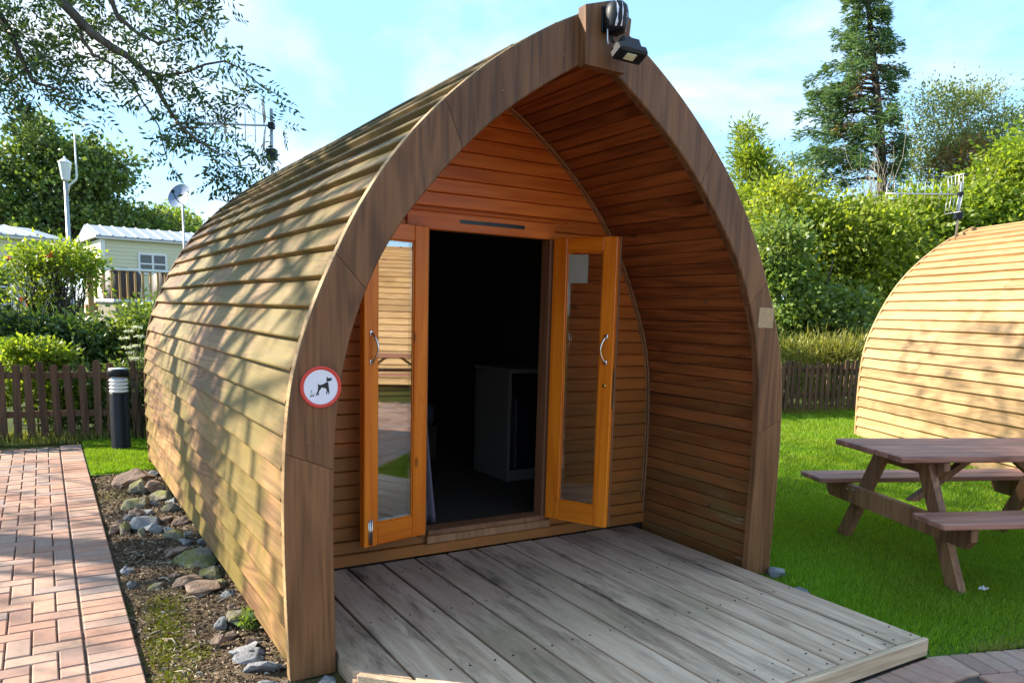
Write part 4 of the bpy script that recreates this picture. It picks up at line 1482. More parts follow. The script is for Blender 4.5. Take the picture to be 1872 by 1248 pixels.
# ------------------------------------------------------------------ caravans and things beyond the fence
def caravan(label, corner, az, length, wall_h, z0, windows, win_d, roof_rise=0.42, width=3.4):
    """corner: world point at the near-left bottom corner; az: direction of the long side from +Y towards +X"""
    c = thing('static_caravan', label, 'caravan', (corner[0], corner[1], z0), 0, 'static caravans beyond the fence')
    c.rotation_euler = (0, 0, math.pi / 2 - az)       # local +x along the long side, +y away
    n = int(wall_h / 0.105)
    for k in range(n):                                 # horizontal siding
        z = k * wall_h / n
        V = [(0.06, .012, z), (length, .012, z), (length, .0, z + .004), (0.06, 0., z + .004), (length, .010, z + wall_h / n), (0.06, .010, z + wall_h / n)]
        MB().add(V, [(0, 1, 2, 3), (3, 2, 4, 5)]).build('siding_board', MT['cream'], c)
    MB().box((0.0, .014, 0), (length, width, wall_h), 0).build('body', MT['cream'], c)
    MB().box((-.02, -.03, 0), (0.10, .0135, wall_h), .006).build('corner_trim', MT['white'], c)
    MB().box((-.12, -.14, wall_h), (length + .1, -.02, wall_h + .09), .01).build('gutter', MT['white'], c)
    sec = [(-.16, wall_h + .085), (width / 2, wall_h + .085 + roof_rise), (width + .16, wall_h + .085), (width + .16, wall_h + .05), (-.16, wall_h + .05)]
    rf = MB().prism(sec, 0, -.14, length + .14).build('roof', MT['rooftile'], c)
    nrm = np.array([width / 2 + .16, roof_rise]); nl = np.linalg.norm(nrm); nrm /= nl
    for k in range(int(length / 0.33)):
        x = -.1 + k * 0.33
        p0 = np.array([-.16, wall_h + .085]); p1 = p0 + nrm * nl
        V = [(x, p0[0], p0[1] + .002), (x + .05, p0[0], p0[1] + .035), (x + .10, p0[0], p0[1] + .002), (x, p1[0], p1[1] + .002), (x + .05, p1[0], p1[1] + .035), (x + .10, p1[0], p1[1] + .002)]
        MB().add(V, [(0, 1, 4, 3), (1, 2, 5, 4), (0, 2, 1), (3, 4, 5)]).build('roof_rib', MT['rooftile'], rf)
    MB().box((-.15, -.17, wall_h + .04), (-.141, width + .17, wall_h + .13), 0).build('bargeboard', MT['white'], c)
    for (x0, x1, a, b) in windows:
        w = MB().box((x0, -.035, a), (x1, -.002, b), .008).build('window', MT['white'], c)
        m = (x0 + x1) / 2
        for (p, q) in ((x0 + .06, m - .03), (m + .03, x1 - .06)):
            MB().box((p, -.04, a + .06), (q, -.0355, b - .06), 0).build('pane', MT['window_glass'], w)
            MB().box((p, -.045, (a + b) / 2 - .02), (q, -.0405, (a + b) / 2 + .02), 0).build('glazing_bar', MT['white'], w)
    return c


AZ = R_(84)
pc = at(187, 500, 22.0)
zc = 0.55
eave = at(187, 437, 22.0)[2]
caravan('cream static caravan with grey ribbed roof behind the railed deck', (pc[0], pc[1]), AZ, 10.0, eave - zc, zc, [(0.95, 1.75, eave - zc - .95, eave - zc - .32), (4.6, 5.9, eave - zc - 1.25, eave - zc - .32)], 0)
pc = at(-110, 500, 17.5)
e2 = at(-110, 425, 17.5)[2]
caravan('cream static caravan half hidden by the flowering shrub', (pc[0], pc[1]), R_(62), 2.75, e2 - zc, zc, [(0.4, 1.5, .8, 1.7)], 0, 0.35)

# railed deck in front of the caravan
dk0 = at(166, 560, 16.5); L2 = np.array([math.sin(AZ), math.cos(AZ)])
zr = at(166, 489, 16.5)[2]; zfz = at(166, 566, 16.5)[2]
rd = thing('railed_deck', 'raised timber deck with spindle railing in front of the caravan', 'deck', (dk0[0], dk0[1], 0), math.pi / 2 - AZ)
RL = 5.0
MB().box((-.06, -.05, zr - .035), (RL, .07, zr + .02), .008).build('handrail', MT['white'], rd)
MB().box((0, -.02, zfz + .08), (RL, .03, zfz + .15), .004).build('bottom_rail', MT['new_timber'], rd)
for k in range(int(RL / .155)):
    MB().box((.12 + k * .155 - .021, -.021, zfz + .151), (.12 + k * .155 + .021, .021, zr - .036), .003).build('baluster', MT['new_timber'], rd)
for x in (0.0, 2.0, 4.0):
    MB().box((x - .055, -.11, gz(dk0[0], dk0[1]) - .1), (x + .055, -.026, zr - .037), .006).build('post', MT['new_timber'], rd)
for k in range(3):
    MB().box((-.1, -.026, zfz - .02 - k * .15), (RL, .0, zfz + .065 - k * .15 + .045), .004).build('fascia_board', MT['new_timber'], rd)
MB().box((-.1, .001, zfz + .03), (RL, 2.4, zfz + .07), 0).build('floor', MT['new_timber'], rd)
for k, lx in enumerate((0.75, 1.75)):
    p = dk0[:2] + L2 * lx + np.array([-L2[1], L2[0]]) * 0.75
    ch = thing('rattan_chair', 'dark rounded rattan chair behind the spindle railing', 'chair', (p[0], p[1], zfz + .071), math.pi / 2 - AZ, 'rattan chairs on the railed deck')
    V, F = [], []
    n = 20
    for k2 in range(n + 1):
        t = math.pi * k2 / n
        hgt = .55 + .32 * math.sin(t) ** .7
        for (r, z) in ((.36, .02), (.42, hgt), (.37, hgt), (.31, .3)):
            V.append((r * math.cos(t), -r * math.sin(t) * .9, z))
    for i in range(n):
        for q in range(3):
            F.append((i * 4 + q, (i + 1) * 4 + q, (i + 1) * 4 + q + 1, i * 4 + q + 1))
    MB().add(V, F).build('backrest', MT['rattan'], ch, True)
    MB().lathe([(.34, .06), (.35, .1), (.35, .36), (.3, .42), (.001, .43)], 20).build('seat', MT['rattan'], ch, True)
# storage box
sb0 = at(212, 590, 13.0)
sbz = at(212, 548, 13.0)[2]
sg_ = gz(sb0[0], sb0[1])
bxo = thing('storage_box', 'tan plastic garden storage box with pale lid below the railing', 'box', (sb0[0], sb0[1], sg_ - .05), R_(22))
MB().prism([(0, .03), (sbz - sg_, 0.0), (sbz - sg_, .75), (0, .72)], 1, 0.0, .6).build('body', MT['tan_plastic'], bxo)
for k in range(5):
    MB().box((.06 + k * .14, -.012, .08), (.10 + k * .14, .001, sbz - sg_ - .04), .003).build('rib', MT['tan_plastic'], bxo)
MB().box((-.04, -.04, sbz - sg_ + .001), (.79, .64, sbz - sg_ + .06), .015).build('lid', MT['signwhite'], bxo)

# lamp post
lpz = at(120, 330, 15.0)
lz = gz(lpz[0], lpz[1])
lt = thing('lamp_post', 'slim grey lamp post with white lantern in front of the big tree', 'lamp post', (lpz[0], lpz[1], lz))
h0 = lpz[2] - lz
MB().tube([(0, 0, 0), (0, 0, 1.0), (0, 0, 1.02), (0, 0, h0)], [.055, .055, .042, .036], 12).build('pole', MT['galv'], lt, True)
MB().lathe([(.045, h0 - .02), (.07, h0 + .02), (.075, h0 + .04)], 12).build('lantern_base', MT['white'], lt, True)
MB().lathe([(.075, h0 + .041), (.115, h0 + .33)], 8).build('lantern_glass', MT['lamp_glass'], lt)
MB().lathe([(.125, h0 + .331), (.12, h0 + .345), (.05, h0 + .40), (.02, h0 + .42), (.02, h0 + .45), (.001, h0 + .46)], 8).build('lantern_cap', MT['white'], lt)
rx = ROT[0][:2] / np.linalg.norm(ROT[0][:2])
def lat(dx, z): return (rx[0] * dx, rx[1] * dx, z)
MB().tube([lat(.03, h0 - .25), lat(.07, h0 - .08), lat(.16, h0 - .02), lat(.215, h0 + .04), lat(.22, h0 + .12), lat(.215, h0 + .9)], [.02, .02, .02, .02, .018, .012], 8).build('side_aerial', MT['white'], lt, True)

# satellite dish on a pole
dp = at(334, 372, 18.0)
dzg = gz(dp[0], dp[1])
ds = thing('satellite_dish', 'blue grey satellite dish on a thin pole beyond the pod roof', 'satellite dish', (dp[0], dp[1], dzg))
hd_ = dp[2] - dzg
MB().tube([(0, 0, 0), (0, 0, hd_ + .05)], .022, 8).build('pole', MT['galv'], ds, True)
dish = MB()
prof = [(0.29 * t, 0.07 * t * t) for t in np.linspace(.02, 1, 9)] + [(0.295, 0.072), (0.292, .064)] + [(0.29 * t, 0.07 * t * t - .008) for t in np.linspace(.98, .02, 9)]
dish.lathe(prof, 32)
do = dish.build('reflector', MT['dish'], ds, True)
fw = Vector(tuple(-ROT[2])) + Vector(tuple(ROT[0])) * -.25 + Vector((0, 0, .25))
do.rotation_euler = fw.to_track_quat('Z', 'Y').to_euler()
do.location = Vector((0, 0, hd_ + .12)) + fw.normalized() * .06
arm = MB().tube([Vector((0, 0, hd_ - .05)) + fw.normalized() * .02, Vector((0, 0, hd_ - .02)) + fw.normalized() * .22, Vector((0, 0, hd_ + .08)) + fw.normalized() * .36], .012, 6)
arm.build('feed_arm', MT['black_plastic'], ds, True)
MB().box((-.04, -.04, hd_ + .06), (.04, .04, hd_ + .13), .01).build('receiver', MT['black_plastic'], ds)
bpy.data.objects['receiver'].location = fw.normalized() * .36


# ------------------------------------------------------------------ vegetation
def limb(mb, a, b, r0, r1, wob=0.12, n=6, sides=6):
    a, b = np.array(a, float), np.array(b, float)
    L = np.linalg.norm(b - a)
    pts = []
    w = RNG.normal(size=(n, 3)) * wob * L / n
    for i in range(n):
        t = i / (n - 1)
        p = a + (b - a) * t + np.array([0, 0, 0.12 * L * math.sin(math.pi * t)]) * .5
        if 0 < i < n - 1:
            p = p + w[i]
        pts.append(p)
    mb.tube(pts, list(np.linspace(r0, r1, n)), sides)
    return pts


def blob_pts(n, c, r, hollow=0.55):
    d = unit(RNG.normal(size=(n, 3)))
    q = hollow + (1 - hollow) * RNG.random((n, 1)) ** 0.7
    return np.array(c) + d * q * np.array(r), d


def plant(name, label, cat, base, blobs, mat, leaf=(0.1, 0.05), per=70, spread=0.3, trunk=0.1, trunk_mat='bark', droop=0.2, group=None, limbs=40, extra=None, stems=1, up=0.0, squash=0.7, crown='crown'):
    """blobs: list of (centre, radii, clusters); every cluster is a knot of leaves at the end of its own branch"""
    base = np.array(base, float)
    t = thing(name, label, cat, tuple(base), 0, group)
    cl, od = [], []
    for (c, r, k) in blobs:
        p, d = blob_pts(k, c, r)
        cl.append(p); od.append(d)
    cl = np.concatenate(cl) - base; od = np.concatenate(od)
    keep = cl[:, 2] > 0.05
    cl, od = cl[keep], od[keep]
    mb = MB()
    ctr = cl.mean(0)
    topz = cl[:, 2].max()
    tops = []
    for s in range(stems):
        j = RNG.normal(size=2) * (0.0 if stems == 1 else 0.25)
        tp = np.array([ctr[0] * .8 + j[0], ctr[1] * .8 + j[1], max(topz * .82, 0.3)])
        b0 = np.array([j[0] * .5, j[1] * .5, -0.05])
        limb(mb, b0, tp, trunk / math.sqrt(stems), trunk * .25 / math.sqrt(stems), .08, 8, 8)
        tops.append((b0, tp))
    sel = RNG.choice(len(cl), min(limbs, len(cl)), replace=False)
    for i in sel:
        b0, tp = tops[i % stems]
        f = np.clip((cl[i][2] / max(topz, .1)) * .75 - .1, .05, .95)
        st_ = b0 + (tp - b0) * f
        rr = trunk * .35 * (1 - f) / math.sqrt(stems) + .008
        limb(mb, st_, cl[i], rr, rr * .2, .15, 5, 5)
    mb.build('trunk', MT[trunk_mat], t, True)
    n = len(cl) * per
    ci = np.repeat(np.arange(len(cl)), per)
    sz = np.repeat(RNG.uniform(.6, 1.3, len(cl)), per)[:, None]
    off = RNG.normal(size=(n, 3)) * spread * sz * np.array([1, 1, squash])
    P = cl[ci] + off
    D = unit(off) * .8 + od[ci] * .5 + RNG.normal(size=(n, 3)) * .6 + np.array([0, 0, up - droop])
    Ls = leaf[0] * RNG.uniform(.6, 1.3, n); Ws = leaf[1] * RNG.uniform(.7, 1.2, n)
    g = P[:, 2] > 0.02
    leaves(crown, P[g], D[g], Ls[g], Ws[g], MT[mat], t)
    if extra:
        for (nm, m, k, s, lf) in extra:
            q = cl[RNG.choice(len(cl), k)]
            q = np.repeat(q + od[RNG.choice(len(cl), k)] * spread * .6, 12, 0) + RNG.normal(size=(k * 12, 3)) * s
            leaves(nm, q, RNG.normal(size=(k * 12, 3)), lf, lf * .8, MT[m], t)
    return t


def G(u, d):
    """ground point under pixel column u at depth d"""
    p = at(u, 560, d)
    return np.array([p[0], p[1], float(gz(p[0], p[1]))])


def px(n, d):
    return n / FPX * d


# big sycamore behind the caravans
D = 32
b = G(100, D)
plant('sycamore_tree', 'large rounded sycamore tree behind the lamp post', 'tree', b,
      [(at(40, 300, D), (1.3, 1.5, .9), 34), (at(90, 265, D), (1.0, 1.3, .7), 26), (at(150, 285, D), (.9, 1.2, .6), 24), (at(185, 335, D), (1.0, 1.2, .6), 26), (at(120, 340, D), (1.4, 1.3, .8), 30), (at(20, 370, D), (1.6, 1.4, .8), 34), (at(200, 400, D), (1.2, 1.2, .6), 30), (at(110, 410, D), (1.6, 1.3, .7), 34), (at(235, 425, D), (.7, .9, .4), 14), (at(-50, 330, D), (1.6, 1.5, 1.4), 30), (at(225, 300, D), (.35, .5, .25), 5), (at(60, 235, D), (.5, .6, .3), 8)],
      'syc_leaf', (.20, .16), 64, .34, .3, 'bark', .1, None, 90)
D = 34
b = G(250, D)
plant('tree', 'bushy dark tree standing behind the cream caravan', 'tree', b,
      [(at(240, 415, D), (1.3, 1.5, 1.0), 30), (at(285, 430, D), (1.6, 1.5, .7), 30), (at(200, 440, D), (2, 1.5, .9), 30)], 'syc_leaf', (.22, .18), 70, .4, .2, 'bark', .1, None, 30)
D = 40
plant('tree', 'small pale green tree just under the satellite dish', 'tree', G(322, D),
      [(at(322, 410, D), (.9, .9, .75), 30), (at(345, 425, D), (.9, .9, .6), 24), (at(300, 425, D), (.7, .9, .5), 18)], 'lime_leaf', (.18, .14), 60, .3, .15, 'bark', .1, None, 20)

# shrubs along the left fence
D = 10.6
plant('flowering_shrub', 'leggy shrub with bright leaves and a few red flowers behind the fence', 'shrub', G(90, D),
      [(at(120, 475, D), (.42, .3, .17), 42), (at(70, 470, D), (.3, .3, .15), 20), (at(25, 480, D), (.3, .3, .22), 20), (at(158, 500, D), (.14, .2, .16), 14), (at(90, 530, D), (.45, .3, .2), 12), (at(25, 550, D), (.4, .3, .25), 12)],
      'lime_leaf', (.075, .042), 30, .11, .05, 'bark', .15, None, 90, [('flowers', 'red_flower', 7, .02, .045)], 6)
D = 9.4
plant('shrub', 'dark leafy shrub behind the fence at the path end', 'shrub', G(20, D),
      [(at(10, 615, D), (.5, .3, .22), 40), (at(80, 620, D), (.45, .3, .2), 40), (at(-60, 560, D), (.4, .4, .5), 30), (at(135, 620, D), (.35, .3, .2), 30)], 'dark_leaf', (.085, .05), 46, .12, .04, 'bark', .15, None, 40, None, 5)
D = 9.8
plant('shrub', 'tangled mid green shrub behind the bollard lamp', 'shrub', G(210, D),
      [(at(175, 630, D), (.3, .3, .2), 36), (at(225, 625, D), (.3, .3, .2), 40), (at(275, 600, D), (.3, .3, .3), 30)], 'ivy_leaf', (.075, .042), 50, .12, .04, 'bark', .15, None, 40, None, 5)
D = 8.75
plant('low_shrub', 'bright green low shrub just above the left fence pickets', 'shrub', G(60, D),
      [(at(45, 640, D), (.22, .15, .08), 34), (at(95, 650, D), (.2, .15, .08), 26), (at(10, 700, D), (.3, .2, .2), 24), (at(90, 725, D), (.5, .2, .25), 36)], 'lime_leaf', (.06, .042), 44, .07, .02, 'bark', .1, None, 24, None, 3)
D = 8.95
plant('low_shrub', 'weedy undergrowth showing through the fence behind the bollard', 'shrub', G(190, D),
      [(at(150, 710, D), (.35, .2, .3), 30), (at(230, 710, D), (.35, .2, .3), 34), (at(275, 690, D), (.3, .2, .3), 26), (at(200, 765, D), (.6, .2, .12), 30)], 'syc_leaf', (.065, .035), 44, .09, .02, 'bark', .0, None, 24, None, 3)
# flat white flower heads
uf = thing('white_umbel_plant', 'tall weed with flat white flower heads beside the pod', 'plant', tuple(G(245, 8.4)))
b = G(245, 8.4)
mb = MB(); P, Dn = [], []
for (u, v) in ((236, 605), (247, 632), (240, 645), (250, 598), (232, 635), (246, 655), (255, 615), (228, 618)):
    q = at(u, v, 8.4 + random.uniform(-.15, .15)) - b
    limb(mb, (random.uniform(-.05, .05), random.uniform(-.05, .05), 0), q, .006, .003, .05, 5, 5)
    k = 60
    r = RNG.random(k) ** .5 * .055; th = RNG.random(k) * 6.283
    P.append(np.stack([q[0] + r * np.cos(th), q[1] + r * np.sin(th), q[2] + RNG.normal(size=k) * .005], 1)); Dn.append(RNG.normal(size=(k, 3)) + np.array([0, 0, .3]))
mb.build('stem', MT['bark'], uf, True)
leaves('flower_head', np.concatenate(P), np.concatenate(Dn), .02, .018, MT['white_flower'], uf)

# right side: hedge, ivy, conifer, twiggy and airy trees ------------------------
D = 15.2
plant('hedge_shrub', 'ivy clad dark gap and shrub behind the right fence beside the arch', 'shrub', G(1460, D),
      [(at(1440, 560, D), (.6, .5, .9), 70), (at(1490, 610, D), (.6, .4, .5), 70), (at(1420, 470, D), (.5, .5, .6), 50), (at(1540, 580, D), (.5, .4, .5), 50)], 'ivy_leaf', (.11, .08), 60, .2, .08, 'bark', .15, None, 40, None, 4)
D = 16.5
plant('hedge_shrub', 'tall yellow green hedge shrub beyond the right fence', 'shrub', G(1520, D),
      [(at(1480, 440, D), (1.0, .8, .8), 90), (at(1560, 430, D), (1.0, .8, .7), 90), (at(1530, 510, D), (1.0, .8, .7), 80), (at(1610, 470, D), (.9, .8, .9), 80), (at(1430, 390, D), (.6, .7, .6), 50)], 'hedge_leaf', (.13, .08), 62, .24, .12, 'pale_bark', .15, None, 60, None, 4)
D = 17.5
plant('hedge_shrub', 'broad bright green hedge shrub rising behind the sunlit pod', 'shrub', G(1740, D),
      [(at(1680, 410, D), (1.1, .9, .7), 90), (at(1790, 400, D), (1.1, .9, .8), 90), (at(1860, 360, D), (1.1, .9, .9), 90), (at(1900, 300, D), (1.2, .9, .9), 70), (at(1660, 500, D), (1.0, .9, .7), 60)], 'lime_leaf', (.13, .08), 60, .25, .12, 'pale_bark', .15, None, 60, None, 4)
D = 14.2
plant('low_shrub', 'dry yellowish long grass and weeds behind the right fence', 'plant', G(1500, D),
      [(at(1470, 650, D), (.7, .3, .15), 60), (at(1540, 650, D), (.6, .3, .15), 60), (at(1500, 700, D), (.9, .2, .3), 80)], 'long_grass', (.16, .02), 50, .12, .01, 'bark', -.6, None, 10, None, 3, .4, 1.0)
D = 21
con = thing('conifer_tree', 'tall ragged conifer with browned inner sprays and a bare trunk', 'tree', tuple(G(1612, D)))
CB = G(1612, D)
TR = [(1612, 590), (1613, 470), (1614, 380), (1612, 300), (1608, 220), (1600, 140), (1592, 60), (1587, 0), (1584, -70), (1582, -150)]
TP = np.array([at(u, v, D) - CB for (u, v) in TR]); TP[0, 2] = -.1
mb = MB(); mb.tube(TP, list(np.linspace(.17, .03, len(TP))), 8)
GP, GD, BP, BD = [], [], [], []
tvv = np.array([v for (u, v) in TR])
rim = unit(np.array([ROT[0][0], ROT[0][1], 0.0])); dep = unit(np.array([ROT[2][0], ROT[2][1], 0.0]))
for k in range(190):
    v = 330 - 470 * (k / 189.0) + random.uniform(-14, 14)
    f = np.interp(-v, -tvv, np.arange(len(TR)))
    p0 = np.array([np.interp(f, np.arange(len(TR)), TP[:, j]) for j in range(3)])
    reach = np.interp(v, [-140, 0, 60, 100, 160, 200, 260, 330], [20, 52, 76, 92, 150, 112, 185, 170])
    lft = random.random() < (0.72 if v > 120 else 0.58)
    L = px(reach, D) * (random.uniform(.3, 1.05) if lft else random.uniform(.25, .6 if v < 130 else .22))
    az = random.gauss(0, .75)
    dr = (-1 if lft else 1) * rim * math.cos(az) + dep * math.sin(az)
    n = 9
    rise = random.uniform(.05, .62)
    pts = []
    for i in range(n):
        t = i / (n - 1)
        pts.append(p0 + dr * L * t + np.array([0, 0, 1]) * L * (rise * t - .30 * t * t + random.gauss(0, .02)))
    mb.tube(pts, list(np.linspace(.03, .006, n)), 5)
    inner = 0.25 if v < 120 else 0.42
    m = int(42 + L * 112)
    tt = RNG.random(m) ** .6
    tt = inner * .6 + (1 - inner * .6) * tt
    pp = np.array([[np.interp(t, np.linspace(0, 1, n), [q[j] for q in pts]) for j in range(3)] for t in tt])
    w_ = .05 + .13 * np.sin(np.pi * np.clip(tt, 0, 1) ** .8)
    sdv = np.cross(dr, [0, 0, 1.0])
    pp = pp + sdv * (RNG.normal(size=m) * w_)[:, None] + np.array([0, 0, 1.0]) * (RNG.normal(size=m) * .085 - .05)[:, None]
    dd = dr * .9 + sdv * RNG.normal(size=m)[:, None] * .8 + np.array([0, 0, -.25]) + RNG.normal(size=(m, 3)) * .35
    brown = (tt < inner + .12) & (RNG.random(m) < (.85 if 60 < v < 290 else .3))
    GP.append(pp[~brown]); GD.append(dd[~brown]); BP.append(pp[brown]); BD.append(dd[brown])
mb.build('trunk', MT['bark'], con, True)
GP, GD, BP, BD = map(np.concatenate, (GP, GD, BP, BD))
leaves('crown', GP, GD, RNG.uniform(.10, .22, len(GP)), RNG.uniform(.025, .045, len(GP)), MT['con_leaf'], con)
leaves('brown_sprays', BP, BD, RNG.uniform(.08, .18, len(BP)), RNG.uniform(.02, .04, len(BP)), MT['brown_leaf'], con)
D = 19
plant('young_conifer', 'slender pointed young conifer close to the arch', 'tree', G(1372, D),
      [(at(1366, 240, D), (.10, .10, .3), 10), (at(1370, 300, D), (.28, .28, .5), 36), (at(1380, 370, D), (.5, .45, .5), 50), (at(1400, 330, D), (.35, .35, .4), 20), (at(1400, 440, D), (.7, .6, .6), 60)], 'lime_leaf', (.16, .04), 60, .17, .06, 'bark', .0, None, 40, None, 1, .15, .6)
D = 23
plant('airy_tree', 'thin airy tree with pale sparse leaves beside the conifer', 'tree', G(1440, D),
      [(at(1440, 330, D), (.9, .7, .7), 36), (at(1480, 350, D), (.8, .7, .5), 24), (at(1640, 320, D), (1.2, .7, .5), 20)], 'pale_leaf', (.10, .05), 40, .28, .06, 'pale_bark', .1, None, 50, None, 2)
D = 18.5
mb = MB()
tw = thing('twiggy_shrub', 'bare pale twigs of a dead shrub sticking up beside the conifer', 'shrub', tuple(G(1600, D)))
b = G(1600, D)
for k in range(70):
    e = at(random.gauss(1595, 34), random.gauss(330, 40), D + random.uniform(-.5, .5)) - b
    m = e * random.uniform(.5, .75) + np.array([random.gauss(0, .12), random.gauss(0, .12), 0])
    m[:2] *= .5
    p = limb(mb, (random.gauss(0, .1), random.gauss(0, .1), 0), m, .03, .012, .1, 4, 5)
    limb(mb, m, e, .012, .004, .2, 5, 4)
mb.build('stem', MT['pale_bark'], tw, True)
D = 22
plant('airy_tree', 'wide broadleaf tree with feathery top above the sunlit pod', 'tree', G(1770, D),
      [(at(1720, 220, D), (1.1, .9, .8), 46), (at(1790, 215, D), (1.0, .9, .8), 50), (at(1850, 250, D), (1.1, .9, .8), 60), (at(1770, 290, D), (1.3, .9, .7), 70), (at(1700, 280, D), (.8, .9, .6), 30), (at(1880, 310, D), (1, .9, .8), 60)],
      'pale_leaf', (.10, .05), 62, .27, .14, 'pale_bark', .0, None, 160, None, 4, .3)
plant('airy_tree', 'reddish brown twiggy thicket inside the feathery tree', 'shrub', G(1770, D - .8),
      [(at(1760, 290, D - .8), (.8, .5, .4), 24)], 'brown_leaf', (.13, .05), 40, .25, .06, 'pale_bark', .0, None, 24, None, 4, .3)
# the hedge goes on behind the first pod
for (x, lb) in ((1.2, 'rounded green hedge shrub behind the fence at the back of the pod'), (3.9, 'dense hedge shrub behind the fence beyond the pod roof'), (6.4, 'hedge shrub behind the fence joining the yellow green hedge')):
    y = fence_y(x) + 1.9
    plant('hedge_shrub', lb, 'shrub', (x, y, float(gz(x, y))), [((x - .5, y, 1.3), (.9, .7, .9), 60), ((x + .6, y + .2, 1.5), (.9, .7, 1.0), 60), ((x, y + .3, 2.3), (.9, .7, .6), 40)],
          'hedge_leaf', (.13, .08), 50, .24, .10, 'pale_bark', .15, None, 30, None, 4)

# ash tree: trunk out of frame to the left, limbs hanging into the top left corner
ash = thing('ash_tree', 'ash tree with feathery leaves overhanging the path and the pod', 'tree', (-7.2, 6.4, 0))
A0 = np.array([-7.2, 6.4, 0.0])
mb = MB()
mb.tube([(0, 0, -.1), (.05, .02, 1.2), (.02, .1, 2.6), (.15, .05, 4.4), (.4, 0, 6.5), (.6, .1, 8.6)], [.34, .27, .24, .20, .14, .07], 12)
CLU = []           # (centre, radius, n compound leaves)
LD = 7.4
INFR = [(30, 40, 60), (20, 120, 60), (20, 190, 50), (80, 60, 50), (110, 110, 50), (150, 60, 45), (60, 170, 42), (150, 160, 35), (200, 30, 50), (260, 25, 50), (330, 20, 50), (390, 8, 28), (330, 60, 40), (365, 70, 30), (200, 120, 40), (250, 145, 38), (300, 130, 38), (340, 160, 40), (372, 185, 34), (412, 112, 28), (432, 132, 24), (440, 170, 22), (350, 212, 34), (312, 235, 28), (300, 252, 22), (340, 250, 34), (388, 240, 28), (400, 212, 24), (478, 165, 20), (498, 178, 12), (505, 222, 14), (150, 212, 22), (178, 208, 12), (130, 150, 30), (308, 300, 18), (400, 272, 28), (430, 318, 34), (470, 290, 28), (405, 340, 22), (450, 312, 34), (384, 345, 13), (20, 228, 26), (60, 110, 40), (270, 80, 30), (100, 20, 40), (50, 0, 60), (160, 0, 50), (250, -30, 60), (350, -40, 50), (-40, 60, 70), (-40, 160, 60)]
for (u, v, r) in INFR:
    d = LD + random.uniform(-.5, .5)
    CLU.append((at(u, v, d) - A0, px(r, d), int(r * r * .0125) + 2))


def limb_px(pts, r0, r1, d=LD):
    P = [at(u, v, d) - A0 for (u, v) in pts]
    mb.tube(P, list(np.linspace(r0, r1, len(P))), 7)


limb(mb, (.1, .05, 4.0), at(-160, -160, LD) - A0, .13, .07, .08, 7, 8)
limb_px([(-160, -160), (-20, -90), (60, -40), (110, 0), (140, 32), (167, 60), (200, 84), (233, 103), (262, 128), (283, 150), (296, 178), (312, 205), (333, 233), (365, 260), (400, 280)], .06, .008)
limb_px([(-160, -160), (-60, -40), (-10, 10), (20, 60), (40, 110), (60, 150), (110, 165), (140, 190)], .045, .006)
limb_px([(140, 32), (150, 70), (170, 100), (210, 120), (240, 150), (260, 185), (290, 230), (305, 290)], .018, .005)
limb_px([(270, 130), (300, 138), (340, 132), (375, 118), (410, 112), (440, 125), (480, 160), (505, 172)], .016, .004)
limb_px([(-20, -90), (120, -50), (200, -10), (215, 30), (250, 60), (290, 80), (330, 70)], .04, .006)
limb_px([(200, -10), (280, -20), (340, 5), (400, 5)], .02, .005)
limb_px([(400, 280), (430, 305), (470, 300)], .007, .004)
limb_px([(333, 233), (380, 235), (440, 190), (500, 220)], .008, .003)
# the crown out of frame that dapples the pod and the lawn
tries = 0
ncr = 0
while ncr < 140 and tries < 6000:
    tries += 1
    c = np.array([random.gauss(-5.6, 2.0), random.gauss(6.4, 2.4), random.gauss(6.3, 1.7)])
    if not (3.2 < c[2] < 11): continue
    rad = random.uniform(.35, .6)
    u, v, d = proj(c)
    m = rad * 1.5 * FPX / max(d, .3)
    if d > 0.3 and u + m > 0 and u - m < 1872 and v + m > 0:
        continue
    CLU.append((c - A0, rad, random.randint(20, 34)))
    ncr += 1
    if ncr % 3 == 0:
        f = random.uniform(.35, .95)
        st_ = np.array([.4 * f, .05, 3.0 + 5.4 * f])
        limb(mb, st_, c - A0, .05, .012, .12, 6, 5)
for k in range(26):
    c = np.array([random.gauss(-4.0, .8), random.gauss(9.6, .9), random.gauss(8.9, .7)])
    CLU.append((c - A0, random.uniform(.3, .5), random.randint(18, 28)))
    limb(mb, (.6, .1, 7.4), c - A0, .04, .01, .1, 6, 5)
mb.build('trunk', MT['bark'], ash, True)
# compound leaves: a stalk with nine leaflets
P, Dv, Ls, Ws = [], [], [], []
for (c, r, n) in CLU:
    for _ in range(n):
        o = c + RNG.normal(size=3) * r * .55
        ax = unit(RNG.normal(size=3) * np.array([1, 1, .5]) + np.array([0, 0, -.35]))
        sd_ = unit(np.cross(ax, RNG.normal(size=3)))
        Lr = RNG.uniform(.16, .26)
        for k in range(4):
            b0 = o + ax * Lr * (k + .6) / 4.6
            for s in (-1, 1):
                P.append(b0); Dv.append(ax * .55 + s * sd_); Ls.append(RNG.uniform(.06, .085)); Ws.append(RNG.uniform(.020, .027))
        P.append(o + ax * Lr); Dv.append(ax); Ls.append(.08); Ws.append(.025)
leaves('crown', np.array(P), np.array(Dv), np.array(Ls), np.array(Ws), MT['ash_leaf'], ash)


